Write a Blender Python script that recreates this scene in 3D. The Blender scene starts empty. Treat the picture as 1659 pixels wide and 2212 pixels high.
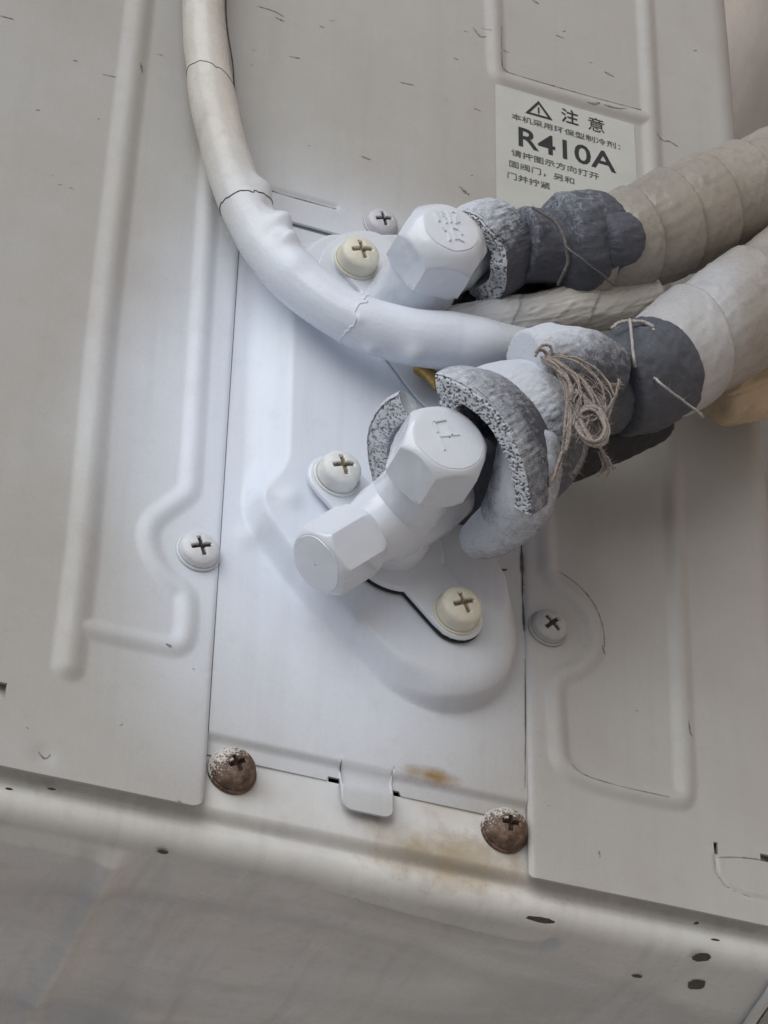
import bpy, math, random
import numpy as np
from mathutils import Vector, Matrix

random.seed(7)
rng = np.random.default_rng(11)
sc = bpy.context.scene
col = sc.collection
MM = 0.001

# ------------------------------------------------------------------ camera
# a long (zoomed) lens 0.8 m from the panel, standing low and to the left, looking up
FPX, DIST = 6000.0, 0.80          # focal length in widths of a 1659 px wide frame
CX, CY = 829.5, 1106.0
Z0 = 2.20                          # height of the panel point in the middle of the frame
v = np.array([150.0, -7866.0, FPX]); v /= np.linalg.norm(v)
h = np.array([20260.0, 4964.0, FPX]); h -= v * h.dot(v); h /= np.linalg.norm(h)
n = -np.cross(v, h)                # outward normal of the panel, in camera axes (x right, y down, z forward)
if n[2] > 0: n = -n
cam_r = np.array([h[0], -n[0], v[0]])
cam_d = np.array([h[1], -n[1], v[1]])
cam_f = np.array([h[2], -n[2], v[2]])
CAM = np.array([0, 0, Z0]) - cam_f * DIST
cd = bpy.data.cameras.new('camera'); cam = bpy.data.objects.new('camera', cd); col.objects.link(cam)
cam.matrix_world = Matrix(((cam_r[0], -cam_d[0], -cam_f[0], CAM[0]),
                           (cam_r[1], -cam_d[1], -cam_f[1], CAM[1]),
                           (cam_r[2], -cam_d[2], -cam_f[2], CAM[2]), (0, 0, 0, 1)))
cd.sensor_fit = 'HORIZONTAL'; cd.sensor_width = 36; cd.lens = 36 * FPX / 1659
cd.clip_start = 0.02; cd.clip_end = 500
sc.camera = cam

# ------------------------------------------------------------------ sky, sun, exposure
SUN = np.array([-0.60, -0.66, 0.46]); SUN /= np.linalg.norm(SUN)
w = bpy.data.worlds.new('World'); sc.world = w; w.use_nodes = True
nt = w.node_tree; nt.nodes.clear()
sky = nt.nodes.new('ShaderNodeTexSky'); sky.sky_type = 'NISHITA'; sky.sun_disc = False
sky.sun_elevation = math.asin(SUN[2]); sky.sun_rotation = math.atan2(SUN[0], SUN[1])
sky.air_density = 1.0; sky.dust_density = 0.6; sky.ozone_density = 1.0
bg = nt.nodes.new('ShaderNodeBackground'); bg.inputs['Strength'].default_value = 0.05
wo = nt.nodes.new('ShaderNodeOutputWorld')
nt.links.new(sky.outputs[0], bg.inputs[0]); nt.links.new(bg.outputs[0], wo.inputs[0])
sl = bpy.data.lights.new('sun', 'SUN'); sl.energy = 1.5; sl.angle = math.radians(62); sl.color = (0.965, 0.985, 1.0)
so = bpy.data.objects.new('sun', sl); col.objects.link(so)
so.rotation_euler = Vector(SUN).to_track_quat('Z', 'Y').to_euler()
so.location = (-2, -2, 4)
sc.view_settings.view_transform = 'Standard'; sc.view_settings.look = 'None'
sc.view_settings.gamma = 1; sc.view_settings.exposure = 0.42

# ------------------------------------------------------------------ geometry helpers
def U(px, py, d=0.0):
    """world point seen at (px,py) of the 1659x2212 frame, d metres in front of the panel plane"""
    ray = cam_r * ((px - CX) / FPX) + cam_d * ((py - CY) / FPX) + cam_f
    t = (-d - CAM[1]) / ray[1]
    return CAM + ray * t
def UZ(px, py, z):
    ray = cam_r * ((px - CX) / FPX) + cam_d * ((py - CY) / FPX) + cam_f
    return CAM + ray * ((z - CAM[2]) / ray[2])
def pc(px, py, d=0.0):
    p = U(px, py, d); return np.array([p[0], p[2]])
def path(l):
    return np.array([U(*q) for q in l])
N3 = np.array([0, -1.0, 0])        # out of the panel
E1 = np.array([1, 0, 1.0]) / math.sqrt(2)    # valve outlets point up and to the right
E2 = np.array([1, 0, -1.0]) / math.sqrt(2)   # valve flanges run down and to the right

def hash3(i, j, k, seed):
    a = (i.astype(np.int64) * 374761393 + j.astype(np.int64) * 668265263 + k.astype(np.int64) * 2147483647 + seed * 974711) & 0xffffffff
    a = ((a ^ (a >> 13)) * 1274126177) & 0xffffffff
    a = (a ^ (a >> 16)) & 0xffffffff
    return a / 2147483648.0 - 1.0
def vnoise(p, seed=0):
    p = np.asarray(p, float); f = np.floor(p).astype(np.int64); t = p - f; t = t * t * (3 - 2 * t)
    r = 0
    for di in (0, 1):
        for dj in (0, 1):
            for dk in (0, 1):
                wgt = (t[..., 0] if di else 1 - t[..., 0]) * (t[..., 1] if dj else 1 - t[..., 1]) * (t[..., 2] if dk else 1 - t[..., 2])
                r = r + wgt * hash3(f[..., 0] + di, f[..., 1] + dj, f[..., 2] + dk, seed)
    return r
def fbm(p, oct=3, seed=0):
    p = np.asarray(p, float); s = 0; a = 1.0
    for o in range(oct):
        s = s + a * vnoise(p * (2 ** o) + 17.3 * o, seed + o); a *= 0.5
    return s / 1.75
def sstep(a, b, x):
    t = np.clip((x - a) / (b - a), 0, 1); return t * t * (3 - 2 * t)

# white paint was sprayed round the valves: how much of it landed at a world point
SPC = pc(715, 1020)
def spray_at(P):
    P = np.asarray(P)
    dx = P[..., 0] - SPC[0]; dz = P[..., 2] - SPC[1]
    r = np.sqrt((dx / 0.059) ** 2 + (dz / 0.098) ** 2)
    return 1 - sstep(0.55, 1.48, r + 0.10 * fbm(P * 30, 2, 5))

def origin_of(o):
    p = np.zeros(3)
    while o is not None:
        p += np.array(o.location); o = o.parent
    return p
def mesh_obj(name, V, F, mats, parent=None, smooth=True, spray=None, fmat=None, base=None, kind=None, label=None):
    V = np.asarray(V, float)
    me = bpy.data.meshes.new(name)
    if parent is not None: org = origin_of(parent)
    elif base is not None: org = np.asarray(base, float)
    else: org = np.array([V[:, 0].mean(), V[:, 1].mean(), V[:, 2].min()])
    me.from_pydata((V - org).tolist(), [], F if isinstance(F, list) else F.tolist())
    if not isinstance(mats, (list, tuple)): mats = [mats]
    for m in mats: me.materials.append(m)
    if fmat is not None: me.polygons.foreach_set('material_index', np.asarray(fmat, np.int32))
    if smooth: me.polygons.foreach_set('use_smooth', [True] * len(me.polygons))
    a = me.attributes.new('spray', 'FLOAT', 'POINT')
    a.data.foreach_set('value', np.asarray(spray_at(V) if spray is None else spray, np.float32))
    me.update()
    o = bpy.data.objects.new(name, me); col.objects.link(o)
    if parent is not None: o.parent = parent
    else: o.location = org
    if kind: o['kind'] = kind
    if label: o['label'] = label
    return o
def empty(name, loc, parent=None):
    o = bpy.data.objects.new(name, None); col.objects.link(o); o.empty_display_size = 0.02
    if parent is not None: o.parent = parent; o.location = np.asarray(loc) - origin_of(parent)
    else: o.location = loc
    return o
def tag(o, label, cat, group=None):
    o['label'] = label; o['category'] = cat
    if group: o['group'] = group
    return o

def grid_faces(nu, nv, wrap_u=False, wrap_v=False):
    iu = np.arange(nu if wrap_u else nu - 1); iv = np.arange(nv if wrap_v else nv - 1)
    a, b = np.meshgrid(iu, iv, indexing='ij')
    a2, b2 = (a + 1) % nu, (b + 1) % nv
    return np.stack([a * nv + b, a2 * nv + b, a2 * nv + b2, a * nv + b2], -1).reshape(-1, 4)

def seg_dist(X, Z, pts):
    best = np.full(X.shape, 1e9)
    for (x0, z0), (x1, z1) in zip(pts[:-1], pts[1:]):
        dx, dz = x1 - x0, z1 - z0; L = dx * dx + dz * dz + 1e-12
        t = np.clip(((X - x0) * dx + (Z - z0) * dz) / L, 0, 1)
        best = np.minimum(best, np.hypot(X - x0 - t * dx, Z - z0 - t * dz))
    return best
def poly_sd(X, Z, pts):
    """signed distance, negative inside"""
    pts = list(pts); d = seg_dist(X, Z, pts + [pts[0]])
    ins = np.zeros(X.shape, bool)
    for (x0, z0), (x1, z1) in zip(pts, pts[1:] + pts[:1]):
        c = ((z0 > Z) != (z1 > Z)) & (X < (x1 - x0) * (Z - z0) / (z1 - z0 + 1e-15) + x0)
        ins ^= c
    return np.where(ins, -d, d)
def smooth_poly(pts, m=6, closed=False):
    pts = np.asarray(pts, float); k = len(pts); out = []
    rngk = range(k if closed else k - 1)
    for i in rngk:
        if closed: p0, p1, p2, p3 = pts[(i - 1) % k], pts[i], pts[(i + 1) % k], pts[(i + 2) % k]
        else: p0, p1, p2, p3 = pts[max(i - 1, 0)], pts[i], pts[i + 1], pts[min(i + 2, k - 1)]
        for t in np.arange(m) / m:
            out.append(0.5 * ((2 * p1) + (-p0 + p2) * t + (2 * p0 - 5 * p1 + 4 * p2 - p3) * t * t + (-p0 + 3 * p1 - 3 * p2 + p3) * t ** 3))
    if not closed: out.append(pts[-1])
    return np.array(out)
def chaikin(pts, k=2):
    pts = np.asarray(pts, float)
    for _ in range(k):
        q = [pts[0]]
        for a, b in zip(pts[:-1], pts[1:]): q += [a * .75 + b * .25, a * .25 + b * .75]
        q.append(pts[-1]); pts = np.array(q)
    return pts

def lines(lo, hi, step, fine_lo, fine_hi, coarse, extra=()):
    a = [np.arange(lo, fine_lo, coarse), np.arange(fine_lo, fine_hi, step), np.arange(fine_hi, hi, coarse), [hi]]
    g = np.concatenate(a)
    for e in extra:
        g = g[np.abs(g - e) > step * 0.45]
    return np.sort(np.concatenate([g, list(extra)]))

def sheet(name, xs, zs, hfun, mat, parent, keep=None, thick=0.001, posfun=None, zwarp=None, spray=None, label=None):
    X, Z = np.meshgrid(xs, zs, indexing='ij')
    Zw = zwarp(X, Z) if zwarp else Z
    D = hfun(X, Zw)
    P = posfun(X, Zw, D) if posfun else np.stack([X, -D, Zw], -1)
    V = P.reshape(-1, 3); F = grid_faces(len(xs), len(zs))
    if keep is not None:
        cx = X.reshape(-1)[F].mean(1); cz = Z.reshape(-1)[F].mean(1)
        F = F[keep(cx, cz)]
    E = np.concatenate([F[:, [0, 1]], F[:, [1, 2]], F[:, [2, 3]], F[:, [3, 0]]])
    key = np.sort(E, 1); kk = key[:, 0] * len(V) + key[:, 1]
    u, inv, cnt = np.unique(kk, return_inverse=True, return_counts=True)
    B = E[cnt[inv] == 1]
    bv = np.unique(B); mp = {int(q): i for i, q in enumerate(bv)}
    top = V[bv]; bot = top + np.array([0, thick, 0])
    o = len(V); V2 = np.concatenate([V, top, bot]); nb = len(bv)
    SF = np.array([[o + mp[int(b)], o + mp[int(a)], o + nb + mp[int(a)], o + nb + mp[int(b)]] for a, b in B]).reshape(-1, 4)
    ob = mesh_obj(name, V2, np.concatenate([F, SF]), mat, parent, spray=None if spray is None else spray(V2), label=label)
    return ob

def resample(P, step, closed=False):
    P = np.asarray(P); P = smooth_poly(P, 16, closed)
    L = np.concatenate([[0], np.cumsum(np.linalg.norm(np.diff(P, axis=0), axis=1))])
    m = max(3, int(L[-1] / step) + 1); s = np.linspace(0, L[-1], m)
    return np.stack([np.interp(s, L, P[:, i]) for i in range(3)], 1), s
def frames(P, ref=N3):
    T = np.gradient(P, axis=0); T /= np.linalg.norm(T, axis=1)[:, None]
    A = np.zeros_like(P); a = np.array(ref, float)
    for i in range(len(P)):
        a = a - T[i] * a.dot(T[i]); a /= np.linalg.norm(a); A[i] = a
    return T, A, np.cross(T, A)
def tube_geo(pts, rad, step=0.0006, nseg=96, dr=None, ref=N3, closed_ends=True, round_end=0.0):
    """rad: list of radii at the control points (or one number); dr(S,TH,P) extra radius"""
    P, s = resample(pts, step); T, A, B = frames(P, ref)
    cp = np.asarray(pts); 
    if np.isscalar(rad): R = np.full(len(P), rad)
    else:
        tt = np.linspace(0, 1, (len(cp) - 1) * 16 + 1); Q = smooth_poly(cp, 16)
        L = np.concatenate([[0], np.cumsum(np.linalg.norm(np.diff(Q, axis=0), axis=1))])
        R = np.interp(s, L, np.interp(tt * (len(cp) - 1), np.arange(len(cp)), rad))
    if round_end > 0:
        for e in (s, s[-1] - s):
            q = np.clip(1 - e / round_end, 0, 1); R = R - round_end * (1 - np.sqrt(np.maximum(1 - q * q, 0)))
    th = np.linspace(0, 2 * math.pi, nseg, endpoint=False)
    TH, S = np.meshgrid(th, s); RR = np.repeat(R[:, None], nseg, 1)
    dirs = np.cos(TH)[..., None] * A[:, None] + np.sin(TH)[..., None] * B[:, None]
    if dr is not None:
        W = P[:, None] + dirs * RR[..., None]
        RR = RR + dr(S, TH, W)
    V = (P[:, None] + dirs * RR[..., None]).reshape(-1, 3)
    F = grid_faces(len(P), nseg, wrap_v=True)[:, ::-1]
    F = F.tolist()
    if closed_ends:
        c0, c1 = len(V), len(V) + 1
        V = np.concatenate([V, P[:1], P[-1:]]); o = (len(P) - 1) * nseg
        for j in range(nseg):
            k = (j + 1) % nseg
            F.append([c0, k, j]); F.append([c1, o + j, o + k])
    return V, F, dirs

# ------------------------------------------------------------------ materials
def nodes_mat(name):
    m = bpy.data.materials.new(name); m.use_nodes = True
    t = m.node_tree; t.nodes.clear()
    out = t.nodes.new('ShaderNodeOutputMaterial'); b = t.nodes.new('ShaderNodeBsdfPrincipled')
    t.links.new(b.outputs[0], out.inputs[0])
    return m, t, b
def mk(t, typ, **kw):
    nd = t.nodes.new(typ)
    for k, val in kw.items():
        if k in nd.inputs: nd.inputs[k].default_value = val
        else: setattr(nd, k, val)
    return nd
def noise(t, scale, detail=4, rough=0.55, coord=None, dist=0.0):
    nd = mk(t, 'ShaderNodeTexNoise', Scale=scale, Detail=detail, Roughness=rough, Distortion=dist)
    if coord is not None: t.links.new(coord, nd.inputs['Vector'])
    return nd
def ramp(t, fac, stops):
    r = t.nodes.new('ShaderNodeValToRGB'); t.links.new(fac, r.inputs[0])
    while len(r.color_ramp.elements) < len(stops): r.color_ramp.elements.new(0.5)
    for e, (p, c) in zip(r.color_ramp.elements, stops):
        e.position = p; e.color = (*c, 1) if len(c) == 3 else (c[0],) * 3 + (1,)
    return r.outputs[0]
def mixc(t, fac, a, b, mode='MIX'):
    m = t.nodes.new('ShaderNodeMix'); m.data_type = 'RGBA'; m.blend_type = mode
    for s, x in ((m.inputs['Factor'], fac), (m.inputs['A'], a), (m.inputs['B'], b)):
        if hasattr(x, 'is_linked') or hasattr(x, 'node'): t.links.new(x, s)
        elif isinstance(x, (tuple, list)): s.default_value = (*x, 1)
        else: s.default_value = x
    return m.outputs['Result']
def math_n(t, op, a, b=0.0, clamp=False):
    m = t.nodes.new('ShaderNodeMath'); m.operation = op; m.use_clamp = clamp
    for s, x in zip(m.inputs, (a, b)):
        if hasattr(x, 'node'): t.links.new(x, s)
        else: s.default_value = x
    return m.outputs[0]
def spray_fac(t, coord, k=0.35, scale=900):
    at = mk(t, 'ShaderNodeAttribute', attribute_name='spray')
    nz = noise(t, scale, 3, 0.7, coord); nz2 = noise(t, 60, 4, 0.6, coord)
    s = math_n(t, 'ADD', at.outputs['Fac'], math_n(t, 'MULTIPLY', math_n(t, 'SUBTRACT', nz.outputs[0], 0.5), k))
    s = math_n(t, 'ADD', s, math_n(t, 'MULTIPLY', math_n(t, 'SUBTRACT', nz2.outputs[0], 0.5), k * 0.8), True)
    return s
def bump(t, b, hts, dist):
    prev = None
    for hgt, st in hts:
        bp = mk(t, 'ShaderNodeBump', Strength=st, Distance=dist)
        t.links.new(hgt, bp.inputs['Height'])
        if prev: t.links.new(prev, bp.inputs['Normal'])
        prev = bp.outputs[0]
    t.links.new(prev, b.inputs['Normal'])

OLD = (0.435, 0.422, 0.402); WHITE = (0.745, 0.79, 0.875)
def painted(name, old=OLD, new=WHITE, rough=0.42, dirt=0.5, stains=(), sheen_streak=0.0):
    m, t, b = nodes_mat(name)
    tc = mk(t, 'ShaderNodeTexCoord'); geo = mk(t, 'ShaderNodeNewGeometry')
    co = geo.outputs['Position']
    big = noise(t, 14, 4, 0.6, co); mid = noise(t, 130, 5, 0.65, co); fine = noise(t, 1500, 2, 0.5, co)
    c = mixc(t, ramp(t, big.outputs[0], [(0.3, (0,)), (0.72, (1,))]), tuple(x * y for x, y in zip(old, (1.05, 1.06, 1.05))), tuple(x * y for x, y in zip(old, (0.93, 0.89, 0.87))))
    c = mixc(t, spray_fac(t, co, 0.22), c, new)
    d = math_n(t, 'MULTIPLY', ramp(t, mid.outputs[0], [(0.56, (0,)), (0.8, (1,))]), 0.28 * dirt)
    c = mixc(t, d, c, (0.23, 0.2, 0.17))
    spk = mk(t, 'ShaderNodeTexVoronoi', Scale=330); t.links.new(co, spk.inputs['Vector'])
    sp = math_n(t, 'MULTIPLY', ramp(t, spk.outputs['Distance'], [(0.05, (1,)), (0.10, (0,))]), ramp(t, big.outputs[0], [(0.5, (0,)), (0.62, (1,))]))
    c = mixc(t, math_n(t, 'MULTIPLY', sp, 0.35 * dirt), c, (0.12, 0.10, 0.09))
    for (P, rx, rz, colr, amt) in stains:      # rust and drip stains with a place of their own
        vm = mk(t, 'ShaderNodeVectorMath', operation='SUBTRACT'); t.links.new(co, vm.inputs[0]); vm.inputs[1].default_value = P
        vs = mk(t, 'ShaderNodeVectorMath', operation='MULTIPLY'); t.links.new(vm.outputs[0], vs.inputs[0]); vs.inputs[1].default_value = (1 / rx, 1 / 0.02, 1 / rz)
        ln = mk(t, 'ShaderNodeVectorMath', operation='LENGTH'); t.links.new(vs.outputs[0], ln.inputs[0])
        q = math_n(t, 'ADD', ln.outputs['Value'], math_n(t, 'MULTIPLY', math_n(t, 'SUBTRACT', mid.outputs[0], 0.5), 1.6))
        c = mixc(t, math_n(t, 'MULTIPLY', ramp(t, q, [(0.1, (1,)), (1.0, (0,))]), amt), c, colr)
    mp0 = mk(t, 'ShaderNodeMapping'); mp0.inputs['Scale'].default_value = (150, 20, 9); t.links.new(co, mp0.inputs[0])
    rn = noise(t, 1.0, 4, 0.6, mp0.outputs[0], 0.4)
    if name != 'thick_white_paint': c = mixc(t, math_n(t, 'MULTIPLY', ramp(t, rn.outputs[0], [(0.5, (0,)), (0.75, (1,))]), 0.22 * dirt), c, (0.27, 0.25, 0.225))
    if sheen_streak:
        da = mk(t, 'ShaderNodeAttribute', attribute_name='dirt')  # painted crease band: grime and shade together
        c = mixc(t, math_n(t, 'MULTIPLY', da.outputs['Fac'], ramp(t, mid.outputs[0], [(0.3, (0.35,)), (0.65, (1,))])), c, (0.19, 0.175, 0.15))
        mp = mk(t, 'ShaderNodeMapping'); mp.inputs['Scale'].default_value = (9, 30, 9); mp.inputs['Rotation'].default_value = (0, 0, 0.5); t.links.new(co, mp.inputs[0])
        sk = noise(t, 1.0, 5, 0.6, mp.outputs[0], 0.8)  # blurred reflections painted into the colour as dark and pale streaks
        c = mixc(t, math_n(t, 'MULTIPLY', ramp(t, sk.outputs[0], [(0.42, (0,)), (0.68, (1,))]), sheen_streak), c, tuple(x * 0.66 for x in old))
        c = mixc(t, math_n(t, 'MULTIPLY', ramp(t, mid.outputs[0], [(0.6, (0,)), (0.68, (1,))]), sheen_streak * 0.3), c, (0.72, 0.71, 0.69))
    t.links.new(c, b.inputs['Base Color'])
    t.links.new(ramp(t, mid.outputs[0], [(0.3, (rough - 0.06,)), (0.75, (rough + 0.14,))]), b.inputs['Roughness'])
    b.inputs['Specular IOR Level'].default_value = 0.4
    if name == 'thick_white_paint': b.inputs['Coat Weight'].default_value = 0.6; b.inputs['Coat Roughness'].default_value = 0.12
    bump(t, b, [(big.outputs[0], 0.25), (fine.outputs[0], 0.05)], 0.0012)
    return m

def foam_mat(name, dk=1.0):
    m, t, b = nodes_mat(name)
    geo = mk(t, 'ShaderNodeNewGeometry'); co = geo.outputs['Position']
    nz = noise(t, 420, 4, 0.65, co, 0.6); n2 = noise(t, 2200, 3, 0.6, co); n3 = noise(t, 90, 3, 0.5, co)
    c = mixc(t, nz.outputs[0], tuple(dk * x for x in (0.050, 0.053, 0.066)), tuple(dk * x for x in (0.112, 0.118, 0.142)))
    at = mk(t, 'ShaderNodeAttribute', attribute_name='spray')
    s = math_n(t, 'ADD', at.outputs['Fac'], math_n(t, 'MULTIPLY', math_n(t, 'SUBTRACT', nz.outputs[0], 0.5), 0.75))
    s = math_n(t, 'ADD', s, math_n(t, 'MULTIPLY', math_n(t, 'SUBTRACT', n2.outputs[0], 0.5), 0.5))
    s = math_n(t, 'MULTIPLY', ramp(t, s, [(0.25, (0,)), (0.85, (1,))]), 1.0)
    c = mixc(t, s, c, (0.60, 0.63, 0.69))
    t.links.new(c, b.inputs['Base Color']); b.inputs['Roughness'].default_value = 0.62
    bump(t, b, [(nz.outputs[0], 0.35), (n2.outputs[0], 0.45)], 0.0006)
    return m
def pore_mat(name):
    m, t, b = nodes_mat(name)
    geo = mk(t, 'ShaderNodeNewGeometry'); co = geo.outputs['Position']
    at = mk(t, 'ShaderNodeAttribute', attribute_name='spray')
    n2 = noise(t, 1500, 3, 0.6, co)
    f = math_n(t, 'ADD', at.outputs['Fac'], math_n(t, 'MULTIPLY', math_n(t, 'SUBTRACT', n2.outputs[0], 0.5), 0.35), True)
    c = mixc(t, f, (0.09, 0.09, 0.10), (0.66, 0.68, 0.72))
    t.links.new(c, b.inputs['Base Color']); b.inputs['Roughness'].default_value = 0.5
    bump(t, b, [(n2.outputs[0], 0.3)], 0.0005)
    return m
def tape_mat(name, old=(0.345, 0.315, 0.28), rough=0.30, new=WHITE, grime=0.5):
    m, t, b = nodes_mat(name)
    geo = mk(t, 'ShaderNodeNewGeometry'); co = geo.outputs['Position']
    big = noise(t, 35, 4, 0.6, co); mid = noise(t, 160, 5, 0.7, co, 0.4); fine = noise(t, 1400, 3, 0.6, co)
    c = mixc(t, ramp(t, big.outputs[0], [(0.3, (0,)), (0.7, (1,))]), tuple(x * 1.1 for x in old), tuple(x * 0.84 for x in old))
    c = mixc(t, math_n(t, 'MULTIPLY', ramp(t, mid.outputs[0], [(0.52, (0,)), (0.78, (1,))]), grime), c, (0.20, 0.165, 0.13))
    c = mixc(t, spray_fac(t, co, 0.3), c, new)
    dt = mk(t, 'ShaderNodeAttribute', attribute_name='dirt')
    c = mixc(t, math_n(t, 'MULTIPLY', dt.outputs['Fac'], math_n(t, 'MULTIPLY', ramp(t, mid.outputs[0], [(0.3, (0.45,)), (0.6, (1,))]), 0.85)), c, (0.085, 0.07, 0.055))
    sp = ramp(t, fine.outputs[0], [(0.70, (0,)), (0.78, (1,))])
    c = mixc(t, math_n(t, 'MULTIPLY', sp, 0.5 * grime), c, (0.1, 0.09, 0.08))
    t.links.new(c, b.inputs['Base Color'])
    t.links.new(ramp(t, mid.outputs[0], [(0.3, (rough - 0.1,)), (0.75, (rough + 0.15,))]), b.inputs['Roughness'])
    bump(t, b, [(mid.outputs[0], 0.25), (fine.outputs[0], 0.06)], 0.0008)
    return m
def simple(name, c0, c1, scale, rough, bst=0.2, metal=0.0, stops=(0.35, 0.7), bd=0.0005, detail=4):
    m, t, b = nodes_mat(name)
    geo = mk(t, 'ShaderNodeNewGeometry'); nz = noise(t, scale, detail, 0.65, geo.outputs['Position'])
    t.links.new(ramp(t, nz.outputs[0], [(stops[0], c0), (stops[1], c1)]), b.inputs['Base Color'])
    b.inputs['Roughness'].default_value = rough; b.inputs['Metallic'].default_value = metal
    bump(t, b, [(nz.outputs[0], bst)], bd)
    return m

RUSTY = (0.30, 0.17, 0.07)
st = lambda px, py, rx, rz, c=RUSTY, a=0.5, d=-0.001: (tuple(U(px, py, d)), rx, rz, c, a)
M_PANEL = painted('old_cream_paint', dirt=0.5)
M_PLATE = painted('plate_paint', dirt=0.5, stains=[st(930, 1676, 0.011, 0.0035, (0.30, 0.19, 0.085), 1.0)])
M_BASE = painted('base_paint', old=(0.74, 0.73, 0.70), rough=0.28, sheen_streak=0.6, dirt=1.1, stains=[st(960, 1725, 0.014, 0.008, (0.47, 0.37, 0.26), 0.5), st(950, 1840, 0.028, 0.010, (0.38, 0.29, 0.17), 0.9), st(1050, 1870, 0.03, 0.010, (0.42, 0.34, 0.24), 0.5), st(560, 1700, 0.012, 0.005, (0.5, 0.42, 0.33), 0.4)])
M_VALVE = painted('thick_white_paint', old=(0.70, 0.70, 0.70), new=(0.72, 0.75, 0.81), rough=0.20, dirt=0.05)
M_CREAM = simple('yellowed_cream_paint', (0.74, 0.69, 0.57), (0.66, 0.58, 0.40), 260, 0.4)
M_RUST = None
M_FOAM = foam_mat('dark_rubber_foam'); M_FOAM_SHADE = foam_mat('shaded_rubber_foam', 0.18); M_PORE = pore_mat('foam_cut_end')  # second copy: same foam darkened, recess shade put into its colour
M_TAPE = tape_mat('grey_vinyl_tape', old=(0.335, 0.298, 0.255), grime=0.8); M_CABLE = tape_mat('white_vinyl_tape', old=(0.60, 0.56, 0.50), rough=0.30, grime=0.3)
M_YELLOW = tape_mat('yellowed_tape', old=(0.56, 0.42, 0.27), grime=0.5)
M_GRIME_SHADE = simple('grime', (0.055, 0.050, 0.046), (0.14, 0.125, 0.115), 900, 0.8)  # real grime lines, and the dark of the painted seam shade
M_DARK = simple('dark_inside', (0.010, 0.010, 0.011), (0.02, 0.02, 0.02), 100, 0.8)  # near-black colour standing in for unlit depth
M_SCUFF = simple('scuff_dirt', (0.09, 0.08, 0.08), (0.36, 0.33, 0.31), 1500, 0.8, stops=(0.36, 0.62))
M_INK = simple('black_ink', (0.018, 0.018, 0.02), (0.03, 0.03, 0.03), 800, 0.5)
M_INKF = simple('faded_ink', (0.05, 0.05, 0.05), (0.20, 0.20, 0.19), 1500, 0.6, stops=(0.4, 0.8))
M_LABEL = simple('label_film', (0.55, 0.55, 0.515), (0.49, 0.49, 0.455), 60, 0.38, 0.05)
M_TWINE = simple('jute_twine', (0.42, 0.355, 0.32), (0.20, 0.165, 0.145), 1500, 0.9, 0.6)
M_STRING = simple('dark_string', (0.10, 0.09, 0.09), (0.20, 0.18, 0.17), 1500, 0.9, 0.6)
M_PALE = simple('pale_string', (0.50, 0.47, 0.45), (0.34, 0.31, 0.29), 1500, 0.8, 0.5)
M_BRASS = simple('brass', (0.62, 0.43, 0.16), (0.38, 0.25, 0.09), 300, 0.35, 0.2, 0.9)
M_SLOT = simple('slot_dirt', (0.05, 0.042, 0.035), (0.11, 0.095, 0.075), 1200, 0.8)
M_SLOTY = simple('slot_brown', (0.20, 0.16, 0.09), (0.32, 0.27, 0.18), 1200, 0.8)

# ------------------------------------------------------------------ surroundings
def quad_sheet(name, P, mat, nrm=None):
    o = mesh_obj(name, P, [[0, 1, 2, 3]], mat, None, False, np.zeros(4), base=np.mean(P, 0)); return o
M_GROUND = simple('concrete_ground', (0.42, 0.42, 0.415), (0.50, 0.495, 0.49), 3, 0.9, 0.3, bd=0.004)
g = quad_sheet('bounce_ground', [[-60, -60, 0], [60, -60, 0], [60, 60, 0], [-60, 60, 0]], M_GROUND); g['kind'] = 'structure'  # unseen ground sheet added to bounce light onto the underside
M_WALL = simple('warm_rendered_wall', (0.52, 0.43, 0.36), (0.62, 0.52, 0.44), 25, 0.9, 0.4, bd=0.002)
XW = 0.215
WV = [[XW, -2.6, 0], [XW, 1.6, 0], [XW, 1.6, 4.5], [XW, -2.6, 4.5], [XW + .2, -2.6, 0], [XW + .2, 1.6, 0], [XW + .2, 1.6, 4.5], [XW + .2, -2.6, 4.5]]
wl = mesh_obj('wall', WV, [[1, 0, 3, 2], [4, 5, 6, 7], [0, 4, 7, 3], [5, 1, 2, 6], [3, 7, 6, 2]], M_WALL, None, False, np.zeros(8))
tag(wl, 'warm beige rendered wall past the right edge of the unit', 'wall')

# ------------------------------------------------------------------ the outdoor unit
UNIT = empty('air_conditioner', (0.0, 0.1, Z0 - 0.16))
tag(UNIT, 'outdoor air conditioner unit with cream steel side panel and white painted valves', 'air conditioner')

XL = pc(482, 1140)[0] ; XLt = pc(512, 560)[0]; XL = (XL + XLt) / 2
XR = (pc(1133, 1260)[0] + pc(1146, 1800)[0]) / 2
ZT = pc(650, 483)[1]
ZB = (pc(430, 1745)[1] + pc(1160, 1893)[1]) / 2
XE = pc(1597, 120)[0]           # right edge of the unit
RB = 0.010                      # radius of that edge

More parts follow.
